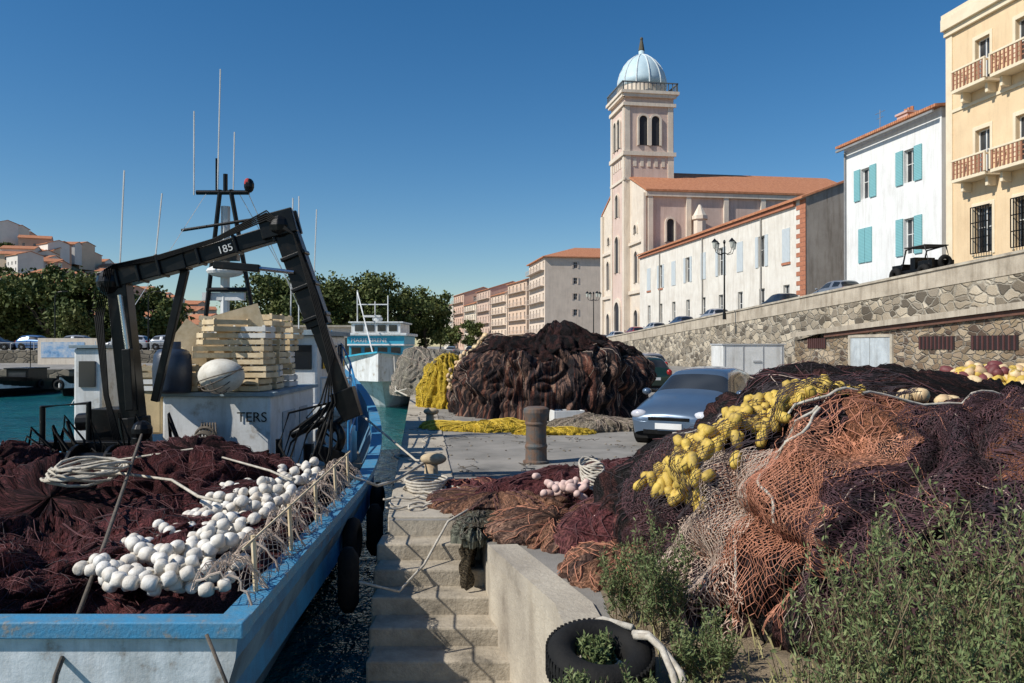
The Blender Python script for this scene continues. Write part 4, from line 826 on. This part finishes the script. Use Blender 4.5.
# ---------------------------------------------------------------- boats
def hull(parent,y0,L,W,cx,g,deck,wlz=-1.2,top=m_blue,low=m_bwhite,rail=m_blue,side=None,n=28,stern=.94,flare=0,ins=m_bwhite,ddir=1,tk=.5,te=2.3):
    def wf(t): 
        return W/2*(stern+(1-stern)*min(1,t*4)) * (1 if t<tk else max(0.002,(1-((t-tk)/(1-tk))**te)))
    up=B();lo=B();ra=B();inn=B();dk_=B(); prev=None
    for i in range(n+1):
        t=i/n; y=y0+ddir*L*t; w_=wf(t); c=cx(y); z=g(t); pr=[(1+flare*t,0),(1-.01,-.22),(.94-.1*t,-.65-.2*t),(.84-.22*t,wlz-z+.1),(.6-.3*t,wlz-z-.6)]
        def ring(s_): return [(c+s_*w_*a,y-ddir*L*.09*t**4*(-d_)/1.5,z+d_) for a,d_ in pr]
        Rg=[ring(1),ring(-1)]; x_in=max(0,w_-.1)
        rl=[[(c+s_*(w_*(1+flare*t)+.04),y,z-.05),(c+s_*(w_*(1+flare*t)+.04),y,z+.03),(c+s_*max(0,w_-.14),y,z+.03),(c+s_*max(0,w_-.14),y,z-.05)] for s_ in (1,-1)]
        ii=[[(c+s_*x_in,y,z-.05),(c+s_*x_in,y,deck(t))] for s_ in (1,-1)]
        cur=(Rg,rl,ii)
        if prev:
            for k in (0,1):
                for m_ in range(4):
                    q_=[prev[0][k][m_],cur[0][k][m_],cur[0][k][m_+1],prev[0][k][m_+1]]; (up if m_==0 else lo).add(q_,[(0,1,2,3)])
                for m_ in range(3): ra.add([prev[1][k][m_],cur[1][k][m_],cur[1][k][m_+1],prev[1][k][m_+1]],[(0,1,2,3)])
                inn.add([prev[2][k][0],cur[2][k][0],cur[2][k][1],prev[2][k][1]],[(0,1,2,3)])
            dk_.add([prev[2][0][1],cur[2][0][1],cur[2][1][1],prev[2][1][1]],[(0,1,2,3)])
        else: first=cur
        prev=cur
    Rg=first[0]; tr_=B()
    for m_ in range(4): tr_.add([Rg[0][m_],Rg[0][m_+1],Rg[1][m_+1],Rg[1][m_]],[(0,1,2,3)])
    tr_.obj('transom',m_transom if low is m_bwhite else low,parent)
    z=g(0); w_=wf(0); c=cx(y0); ra.box(c-w_-.04,c+w_+.04,min(y0-ddir*.05,y0+ddir*.12),max(y0-ddir*.05,y0+ddir*.12),z-.07,z+.035)
    up.obj('bulwark',top,parent); lo.obj('hull',side or low,parent,smooth=True); ra.obj('rail',rail,parent,bevel=.01); inn.obj('bulwark_inside',ins,parent); dk_.obj('deck',m_deck,parent)
mb=root('fishing_boat'); CX=lambda y:-4.2-.05*(y-5)
hull(mb,5.0,18.5,5.15,CX,lambda t:.2+.02*t+1.9*max(0,t-.3)**1.4,lambda t:-.45+.7*max(0,t-.4),side=m_hullside,rail=m_rail,stern=.97,tk=.28,te=1.9,ins=m_blue)
b=B()
for yy in (9.2,11.6): b.torus((-1.62-.05*(yy-5),yy,-.3),.19,.08,20,8,(1,0,0))
for yy in (8.1,10.3): b.tube([(-1.5-.05*(yy-5),yy,-.1),(-1.5-.05*(yy-5),yy,-.2),(-1.5-.05*(yy-5),yy,-.65),(-1.5-.05*(yy-5),yy,-.75)],[.05,.11,.11,.05],12)
b.obj('fenders',m_rubber,mb,smooth=True)
b=B(); b.box(-5.25,-3.62,12.0,14.6,-.4,1.18); b.box(-6.8,-6.35,12.4,13.1,-.4,1.9); b.box(-5.9,-4.0,16.4,19.2,-.2,2.15); b.obj('superstructure',m_bwhite,mb,bevel=.04)
b=B(); b.box(-5.32,-3.55,11.94,14.66,1.18,1.24); b.box(-6.0,-3.9,16.2,19.3,2.15,2.25); b.box(-5.27,-3.6,11.985,11.997,-.3,-.1); b.box(-6.85,-6.3,12.35,13.15,1.9,1.95); b.obj('superstructure_trim',M('grey_blue_trim',(.3,.38,.42),(.2,.26,.3),4),mb,bevel=.02)
b=B()
for x_ in (-5.7,-5.0,-4.5): b.box(x_,x_+.4,16.37,16.395,1.45,1.95)
for y_ in (16.8,17.6,18.4): b.box(-3.995,-3.97,y_,y_+.55,1.45,1.95)
b.box(-6.7,-6.45,12.37,12.395,1.3,1.7); b.obj('cabin_windows',GL,mb)
b=B(); b.box(-3.617,-3.6,12.6,13.3,.1,.9); b.box(-3.617,-3.6,13.6,14.1,.4,.9); b.obj('hatch_panels',M('panel_grey',(.5,.52,.52),(.35,.36,.36),5),mb,bevel=.01)
def text(body,loc,size,rot,mt,parent,name='lettering'):
    cu=bpy.data.curves.new(name,'FONT'); cu.body=body; cu.size=size; cu.extrude=.003; cu.materials.append(mt); o=link(bpy.data.objects.new(name,cu),parent); o.location=loc; o.rotation_euler=rot; return o
text('TERS',(-4.12,11.98,.8),.21,(math.pi/2,0,0),m_black,mb)
b=B()
for k in range(9): b.torus((-4.55+R.uniform(-.02,.02),11.9-.012*k,.62-.02*k),.13+.012*(k%4),.017,22,6,(R.uniform(-.1,.1),1,R.uniform(-.1,.1)))
for k in range(6): b.tube([(-4.6+.04*k,11.88,.8),(-4.62+.05*k,11.85,.5),(-4.6+.03*k,11.86,.12)],.014,5)
b.obj('rope_coil',m_ropeg,mb,smooth=True)
b=B(); bw_=B(); rg=random.Random(12)
def crate(b,x,y,z,rz,L=.6,D=.4,H=.2):
    c,s_=math.cos(rz),math.sin(rz)
    def bx(x0,x1,y0,y1,z0,z1):
        v=[(X,Y_,Z) for Z in (z0,z1) for X,Y_ in ((x0,y0),(x1,y0),(x1,y1),(x0,y1))]; v=[(x+c*X-s_*Y_,y+s_*X+c*Y_,z+Z) for X,Y_,Z in v]
        b.add(v,[(0,3,2,1),(4,5,6,7),(0,1,5,4),(1,2,6,5),(2,3,7,6),(3,0,4,7)])
    h=L/2;d=D/2
    for q_ in (0,1): z0=.01+q_*.1; bx(-h,h,-d,-d+.015,z0,z0+.07); bx(-h,h,d-.015,d,z0,z0+.07); bx(-h,-h+.015,-d+.016,d-.016,z0,z0+.07); bx(h-.015,h,-d+.016,d-.016,z0,z0+.07)
    for sx in (-1,1):
        for sy in (-1,1): bx(sx*(h-.035)-.018,sx*(h-.035)+.018,sy*(d-.035)-.018,sy*(d-.035)+.018,0,H)
    for q_ in range(4): y_=-d+.02+q_*(D-.04)/4; bx(-h+.01,h-.01,y_,y_+.08,.002,.012)
for cx_,base,n_ in ((-5.5,1.25,3),(-5.0,1.25,6),(-4.4,1.25,5),(-3.95,1.25,5)):
    for row in (12.3,12.85,13.6):
        for k in range(n_+rg.choice([-1,0,1])):
            if row==12.3 and cx_<-4 and k>1: continue
            crate(bw_ if rg.random()<.35 else b,cx_+rg.uniform(-.07,.07),row+rg.uniform(-.06,.06),base+k*.2,rg.uniform(-.25,.25),.5+rg.uniform(-.04,.04),.42)
for k in range(3): crate(b,-4.55+.1*k,12.2,1.75+.2*k,.4+.2*k)
b.obj('crates',m_wood,mb); bw_.obj('white_crates',m_white,mb)
b=B()
for (x_,y_,z_,ry_) in ((-4.9,12.5,2.0,.6),(-4.2,12.3,2.3,-.3),(-4.6,12.4,1.75,.4),(-5.3,12.2,1.5,-.5)): b.box(x_-.35,x_+.35,y_-.02,y_+.02,z_-.2,z_+.2,.2,ry_)
b.obj('crate_boards',m_wood,mb)
b=B()
b.tube([(-5.05,11.9,1.24),(-5.05,11.9,1.3),(-5.05,11.9,1.6),(-5.05,11.9,1.8),(-5.05,11.9,1.88),(-5.05,11.9,1.9),(-5.05,11.9,2.0)],[.25,.27,.28,.26,.2,.12,.12],18); b.obj('blue_barrel',M('barrel_blue',(.03,.045,.075),(.02,.03,.05),5,.4),mb,smooth=True)
b=B(); b.ell((-4.25,11.7,1.5),.33,.3,.25,22,14); b.obj('buoy',M('dirty_buoy',(.75,.72,.64),(.6,.56,.48),5,.6,.3,30,c3=(.35,.32,.27)),mb,smooth=True)
b=B()
for k in range(5): b.tube([(-4.25+.33*math.cos(a)*math.cos(k*.3),11.69-.3*math.sin(a)*1.02,1.5+.25*math.cos(a+k*.6)*math.sin(.3*k+.4)) for a in [i*.3 for i in range(11)]],.008,4)
b.obj('buoy_net',m_ropeg,mb)
b=B(); b.box(-5.8,-5.3,12.1,12.6,.6,1.24); b.box(-5.75,-5.4,11.7,11.95,.2,.75); b.obj('cream_case',M('case_cream',(.65,.5,.28)),mb,bevel=.03)
b=B(); cy=10.6
b.tube([(-4.95,cy,-.4),(-4.95,cy,.4)],.3,16); b.tube([(-4.95,cy,.4),(-5.0,cy,1.0)],.2,14); b.tube([(-4.95,cy,.4),(-4.95,cy,.5)],.36,16)
b.beam((-5.0,cy,.9),(-5.2,cy,2.75),.22,.26); b.beam((-5.42,cy,2.78),(-4.3,cy,3.08),.24,.25); b.beam((-4.35,cy+.003,3.06),(-2.95,cy+.003,3.48),.2,.21)
b.beam((-3.3,cy-.12,3.48),(-2.85,cy-.12,3.6),.08,.32); b.beam((-3.3,cy+.12,3.48),(-2.85,cy+.12,3.6),.08,.32)
b.beam((-3.02,cy,3.55),(-2.55,cy,2.2),.22,.3); b.beam((-2.6,cy,2.3),(-2.15,cy,1.1),.16,.19); b.beam((-2.25,cy,1.35),(-2.1,cy,.98),.24,.32,.2,.24)
b.ell((-3.05,cy,3.52),.19,.22,.19,12,8); b.ell((-5.3,cy,2.78),.19,.22,.19,12,8)
b.beam((-4.95,cy-.2,1.1),(-5.0,cy-.2,1.9),.11,.11); b.beam((-3.9,cy-.14,3.0),(-3.3,cy-.14,2.95),.09,.1); b.beam((-4.75,cy+.05,1.2),(-4.35,cy+.05,2.95),.09,.1)
for t_ in (.2,.45,.7): b.beam((-5.42+1.1*t_,cy-.02,2.78+.3*t_-.0),(-5.38+1.1*t_,cy-.02,2.79+.3*t_),.29,.29)
for t_ in (.15,.5,.85): b.beam((-4.35+1.4*t_,cy-.02,3.06+.42*t_),(-4.31+1.4*t_,cy-.02,3.072+.42*t_),.25,.25)
for t_ in (.3,.6,.9): b.beam((-3.02+.47*t_,cy-.02,3.55-1.35*t_),(-3.0+.47*t_,cy-.02,3.5-1.35*t_),.27,.34)
b.obj('crane_arm',m_black,mb,bevel=.012)
b=B(); b.tube([(-5.0,cy-.2,1.9),(-5.1,cy-.2,2.6)],.03,8); b.tube([(-3.3,cy-.14,2.95),(-2.85,cy-.14,2.9)],.028,8); b.obj('hydraulic_rods',M('chrome',(.6,.6,.6),(.5,.5,.5),3,.2,0,20,metal=1),mb)
text('185',(-3.85,cy-.112,3.14),.14,(math.pi/2,-.29,0),m_white,mb)
b=B()
for k in range(5):
    o=.025*k; b.tube([(-5.1+o,cy-.2,.4),(-5.3+o*.5,cy-.2,1.3),(-5.42+o,cy-.2,2.3),(-5.3+o,cy-.2,2.93+.015*k),(-4.6,cy-.15,2.98+.09+.014*k),(-3.9,cy-.13,3.3+.01*k),(-3.2,cy-.18,3.58+.03*k),(-2.85,cy-.18,3.4),(-2.62+.02*k,cy-.16,2.6),(-2.4+.02*k,cy-.16,1.8),(-2.3-.05*k,cy-.16,1.2),(-2.45-.06*k,cy-.13,.8+.05*k),(-2.3,cy,.65)],.012,5)
rg=random.Random(44)
for k in range(26):
    x0=rg.uniform(-5.9,-4.4); x1=x0+rg.uniform(-.5,.5); z_=rg.uniform(.5,1.1); b.tube([(x0,10.2,.1),(x0+.1,10.1,z_*.7),((x0+x1)/2,10.0,z_),(x1,10.1,z_*.6),(x1+.05,10.3,.05)],rg.choice([.012,.016,.022]),5)
for k in range(10):
    x0=rg.uniform(-3.1,-2.3); z0=rg.uniform(.5,1.1); b.tube([(-2.35,cy-.1,1.2),(x0,cy-.2,z0),(x0-.1,cy-.3,z0-.4),(x0+.25,cy-.1,-.1)],.016,5)
b.obj('hydraulic_hoses',m_rubber,mb,smooth=True)
b=B()
b.torus((-2.4,cy,.72),.18,.06,20,8,(.5,1,0)); b.box(-2.6,-2.2,cy-.12,cy+.12,.4,.6,0,.3); b.tube([(-2.62,cy,.5),(-2.8,cy,.2),(-2.7,cy,-.05)],.045,8); b.tube([(-2.25,cy,.5),(-2.1,cy,.25),(-2.2,cy,0)],.045,8); b.tube([(-2.12,cy,1.05),(-2.35,cy,.9),(-2.4,cy,.8)],.05,8)
b.tube([(-2.95,cy+.1,.75),(-2.5,cy+.1,.95)],.06,10); b.obj('power_block',m_black,mb,bevel=.01)
b=B(); b.tube([(-5.9,9.9,.42),(-4.9,9.9,.42)],.2,18); [b.tube([(x_,9.9,.42),(x_+.05,9.9,.42)],.3,20) for x_ in (-5.9,-5.4,-4.95)]; b.box(-6.0,-5.9,9.6,10.2,-.4,.7); b.box(-4.88,-4.8,9.6,10.2,-.4,.65); b.box(-6.1,-4.7,10.15,10.35,.6,.72)
b.tube([(-4.65,10,.0),(-4.65,10,.8)],.1,10); b.ell((-4.62,10,.88),.13,.13,.13); b.tube([(-4.5,10.3,-.2),(-4.45,10.3,.65)],.08,10); b.box(-4.6,-4.2,10.6,11.0,-.3,.5); b.box(-5.6,-5.1,10.6,11.1,-.3,1.1); b.tube([(-5.9,10.9,.9),(-5.2,10.9,.95)],.12,12)
b.tube([(-3.35,11.5,-.3),(-3.35,11.5,.6)],.05,8);b.tube([(-3.0,11.8,-.3),(-3.0,11.8,.5)],.08,8); b.box(-3.5,-2.6,11.4,11.9,-.4,.15)
b.tube([(-6.1,10.4,-.3),(-6.1,10.4,1.15),(-5.5,10.4,1.2),(-5.5,10.4,.3)],.04,8)
b.obj('winch',m_black,mb,bevel=.01)
b=B(); my=15.2
for p in (((-5.95,my,1.3),(-5.55,my,4.9)),((-4.7,my,1.3),(-5.35,my,4.9)),((-6.0,my,4.85),(-5.0,my,4.85)),((-5.8,my,3.0),(-5.0,my,3.0)),((-5.72,my,3.9),(-5.15,my,3.9)),((-5.45,my,4.85),(-5.45,my,5.2))): b.tube(p,.045,8)
b.tube([(-5.62,my,4.85),(-5.62,my,5.5)],.02,6); b.ell((-5.0,my,4.98),.1,.1,.14); b.box(-5.9,-4.9,my-.2,my+.2,2.0,2.06); b.box(-5.75,-5.2,my-.1,my+.1,3.55,3.67)
b.tube([(-6.2,15,4.1),(-4.9,15,4.3)],.03,6); b.obj('mast',m_black,mb)
b=B()
b.tube([(-5.5,my+.1,1.3),(-5.48,my+.1,4.6)],.09,8); b.box(-5.9,-5.1,my+.02,my+.12,2.8,2.95); b.ell((-5.45,my,3.35),.35,.3,.12,16,8)
for p in (((-5.6,my,4.9),(-5.55,my,7.2)),((-6.05,my,4.8),(-6.05,my,6.4)),((-5.3,my,4.9),(-5.28,my,6.0)),((-6.9,13.5,1.2),(-6.65,13.5,2.6),(-6.55,13.5,4.9)),((-6.5,14.5,3.2),(-6.35,14.5,4.7)),((-4.3,15.5,2),(-4.25,15.5,4.8)),((-4.5,18,2.3),(-4.4,18,5.0)),((-4.8,18,2.3),(-4.8,18,5.3))): b.tube(p,.014,5)
b.tube([(-5.2,my,4.85),(-3.9,16,2.2)],.007,4); b.tube([(-5.8,my,4.85),(-6.9,12.5,1.0)],.007,4); b.tube([(-5.0,my,4.8),(-5.0,21,1.6)],.008,4)
b.obj('antennas',M('antenna_white',(.8,.8,.78)),mb)
b=B(); b.ell((-5.02,my-.02,5.02),.07,.07,.1); b.obj('red_lamp',M('red_plastic',(.5,.03,.03)),mb)
b=B()
for x_ in (-3.2,-2.7): b.tube([(x_,13.4,.0),(x_,13.4,1.4)],.02,6)
b.tube([(-3.2,13.4,1.4),(-2.7,13.4,1.4)],.02,6); b.obj('frame',m_bwhite,mb)
b=B(); rp=[(-2.45,12.0,.35),(-2.62,13.5,.6),(-2.95,15,.85),(-3.4,16.8,1.15),(-3.95,18.6,1.5),(-4.6,20.4,1.85)]
for x_,y_,z_ in rp: b.tube([(x_,y_,z_-.1),(x_,y_,z_+.45)],.02,6)
b.tube([(x_,y_,z_+.45) for x_,y_,z_ in rp],.02,6); b.tube([(x_,y_,z_+.22) for x_,y_,z_ in rp],.014,6)
b.obj('blue_railing',m_blue,mb)
b=B(); b.box(-3.5,-2.9,14.2,15.0,-.2,.45); b.box(-4.2,-3.5,15.2,15.9,-.1,.8); b.obj('deck_lockers',m_bwhite,mb,bevel=.03)
b=B(); 
for k in range(9): b.torus((-3.15,14.6,.5+.03*k),.2-.01*(k%3),.025,20,6)
b.obj('bow_rope',m_rope,mb,smooth=True)
MARD=[(.07,.022,.026),(.17,.05,.052),(.1,.032,.038),(.25,.09,.08)]
clip=lambda p:(min(p[0],-1.86-.05*(p[1]-5)),max(p[1],5.16),p[2])
p=Pile(-4.55,7.9,2.3,2.85,.8,-.4,61,K=7,fold=.22,lump=.28,e1=.36,e2=.45,clip=clip,crease=.1); m_dn=net_mat('net_maroon',MARD,34,.35,bs=1.5,hole=.45); p.build(mb,m_dn,380,130,name='maroon_net'); p.strands(mb,m_strP,450,.003,ln=1.2,p0=.2)
p.strands(mb,m_strD,200,.003,ln=1.0,p0=.2,seed=6)
p5=Pile(-3.7,9.4,1.3,1.0,1.05,-.35,66,K=6,fold=.14,lump=.18,e1=.5,e2=.7,crease=.1); p5.build(mb,m_dn,180,60,name='maroon_net'); p5.strands(mb,m_strP,150,.003,ln=1)
p6=Pile(-5.9,9.0,1.0,1.2,1.1,-.4,67,K=6,fold=.16,lump=.18,e1=.5,e2=.7,crease=.1); p6.build(mb,m_dn,180,60,name='maroon_net'); p6.strands(mb,m_strP,120,.003,ln=1)
pf=Pile(-2.35,7.3,.5,2.15,.62,-.4,62,K=5,fold=.06,lump=.08,e1=.4,e2=.5,clip=clip); pf.build(mb,m_dn,120,40,name='float_line_net')
b=B(); rg=random.Random(31); rp=B()
def surf(x,y): return .2+.06*(y-5)*.5+.06*nz(x*2,y*2,4)
def flpath(path,step=.125,jit=.008):
    path=[(x,y,surf(x,y)+z) for x,y,z in path]; floats_along(b,path,(.052,.052,.047),step,jit,rg,14,8); rp.tube(path,.012,5)
def loops(x0,y0,y1,amp,n,ph,z,fr):
    return [(x0-.05*(y0+(y1-y0)*i/n-5)+amp*math.sin(i*fr+ph)*(1-.25*i/n)+.05*nz(i*.3,ph),y0+(y1-y0)*i/n+.13*math.sin(i*fr*2+ph),z+.03*math.sin(i*.9+ph)) for i in range(n+1)]
flpath(loops(-2.42,5.5,9.7,.48,120,0,.06,.5)); flpath(loops(-2.55,5.45,8.8,.42,95,1.5,.14,.42)); flpath(loops(-2.25,5.6,9.6,.22,90,3,.2,.33))
flpath(loops(-2.85,5.5,7.2,.3,40,.5,.1,.45))
b.obj('white_floats',m_float,mb,smooth=True)
for k in range(8):
    a0=k*.7; rp.tube([(-4.25+.32*math.cos(i*.5+a0)+.05*k-.2,8.2+.35*math.sin(i*.5+a0)-.05*k,.58+.03*k+.03*math.sin(i)) for i in range(13)],.015,6)
rp.tube([(-4.2,8.2,.66),(-3.4,8.0,.6),(-2.9,7.4,.55),(-2.5,6.9,.6)],.015,6); rp.tube([(-4.6,8.6,.66),(-3.6,9.0,.78),(-2.6,8.6,.6),(-2.2,8.0,.6)],.013,6)
rp.obj('deck_ropes',m_rope,mb,smooth=True)
b=B(); g={}
for i in range(121):
    for j in range(25):
        Y=5.2+5.2*i/120; t=j/24; X=-1.70-.05*(Y-5)-.36*t+.06*nz(i*.1,j*.2); Z=.25+.4*t*(1-t)*1.6+.1*t+.07*nz(i*.13,j*.3,3)+.06*math.sin(i*.35); g[i,j]=(X,Y,max(.24,Z) if t<.15 else Z)
for i in range(120):
    for j in range(24):
        if (i+j)%2==0: b.tube([g[i,j],g[i+1,j+1]],.003,3,False)
        else: b.tube([g[i+1,j],g[i,j+1]],.003,3,False)
for i in range(0,120,9): b.tube([(g[i,j][0]+.02,g[i,j][1]+.02*nz(i,j),g[i,j][2]+.01) for j in range(0,25,2)],.009,5,False)
b.obj('rail_net',m_strB,mb)
b=B()
for Y in (5.6,6.7,7.8,8.9,9.8): b.tube([(-1.76-.05*(Y-5),Y,.2),(-1.78-.05*(Y-5),Y,.62)],.018,6)
b.tube([(-1.78,5.3,.6),(-2.02,10.0,.62)],.01,5); b.obj('rail_posts',m_wood,mb)
b=B(); b.tube([(-4.62,10,.85),(-3.9,8.2,.72),(-3.2,6.3,.4),(-2.76,4.85,-.05),(-2.8,4.7,-.6)],.017,6); b.tube([(-1.85,4.85,.2),(-1.7,4.8,-.1),(-1.6,4.85,-.5),(-1.5,5.2,-.9)],.011,6); b.obj('stern_ropes',m_ropeg,mb,smooth=True)
tb_=root('fishing_boat'); cx2=lambda y:-6.6-.115*(y-40)
hull(tb_,52,13.8,4.4,cx2,lambda t:.7+1.25*max(0,t-.2)**1.4,lambda t:-.1+.3*t,top=m_bwhite,low=m_bwhite,rail=m_turq,ddir=-1,flare=.16,tk=.6)
b=B(); b.box(-8.9,-5.9,43.6,48.2,-.1,1.3); b.box(-8.95,-5.85,43.4,48.2,1.9,2.0); b.obj('cabin_base',m_bwhite,tb_,bevel=.03); b=B(); b.box(-8.88,-5.92,43.62,48.18,1.3,1.9); b.box(-8.95,-5.85,43.45,48.2,2.0,2.45); b.obj('cabin',m_turq,tb_,bevel=.02); b=B(); b.box(-8.8,-6.1,43.8,47.6,2.6,3.15); b.box(-9.1,-5.7,43.3,48.4,2.45,2.6); b.box(-8.95,-5.95,43.7,47.7,3.15,3.23); b.obj('upper_cabin',m_bwhite,tb_,bevel=.03)
b=B(); [b.box(-8.75+k*.72,-8.75+k*.72+.52,43.57,43.61,1.38,1.82) for k in range(4)]; [b.box(-8.6+k*.62,-8.6+k*.62+.45,43.77,43.79,2.7,3.05) for k in range(4)]; b.obj('windows',GL,tb_)
text('MARIE SIRENE',(-8.75,43.43,2.1),.32,(math.pi/2,0,0),m_white,tb_)
b=B()
for p in (((-8.6,44.5,3.1),(-8.6,44.5,5.0)),((-6.9,44.5,3.1),(-6.9,44.5,4.7)),((-8.6,44.5,4.2),(-6.9,44.5,4.2)),((-7.7,45,3.1),(-7.7,45,4.4)),((-8.6,44.5,4.9),(-7.1,41,1.4))): b.tube(p,.035,6)
b.box(-8.2,-7.3,44.3,44.7,3.5,3.6); b.ell((-7.5,44.6,3.4),.3,.3,.18); b.obj('mast',m_bwhite,tb_)
b=B(); [b.ell((cx2(y_)+2.0,y_,.0),.16,.16,.3) for y_ in (43,45,47,49)]; b.obj('fenders',m_floatr,tb_,smooth=True)
for (x,y,L,W,t_,c,cm) in ((-31.6,54.6,7,2.6,m_black,m_black,m_black),(-27.6,54.8,6,2.4,m_black,m_black,m_bwhite),(-20,70,8,2.6,m_blue,m_bwhite,m_bwhite),(-17.5,82,8,2.8,m_white,m_bwhite,m_bwhite)):
    r=root('moored_boat'); hull(r,y,L,W,lambda yy,x=x:x,lambda t:-.35+.4*t,lambda t:-.7,top=t_,low=c,rail=t_,ddir=-1,n=14)
    b=B(); b.box(x-.7,x+.7,y-L*.5,y-L*.2,-.7,.4); b.box(x-.8,x+.8,y-L*.52,y-L*.18,.4,.48); b.tube([(x,y-L*.3,.4),(x,y-L*.3,2.2)],.03,6); b.obj('cabin',cm,r,bevel=.04)
    b=B(); b.box(x-.55,x+.55,y-L*.5-.02,y-L*.5+.01,-.1,.25); b.obj('windscreen',GL,r)
    b=B(); [b.torus((x+s_*W*.5,y-L*q_,-.55),.22,.09,16,6,(1,0,0)) for q_ in (.2,.45) for s_ in (-1,1)]; b.torus((x,y-L-.05,-.5),.25,.1,16,6,(0,1,0)); b.obj('tyre_fenders',m_rubber,r,smooth=True)
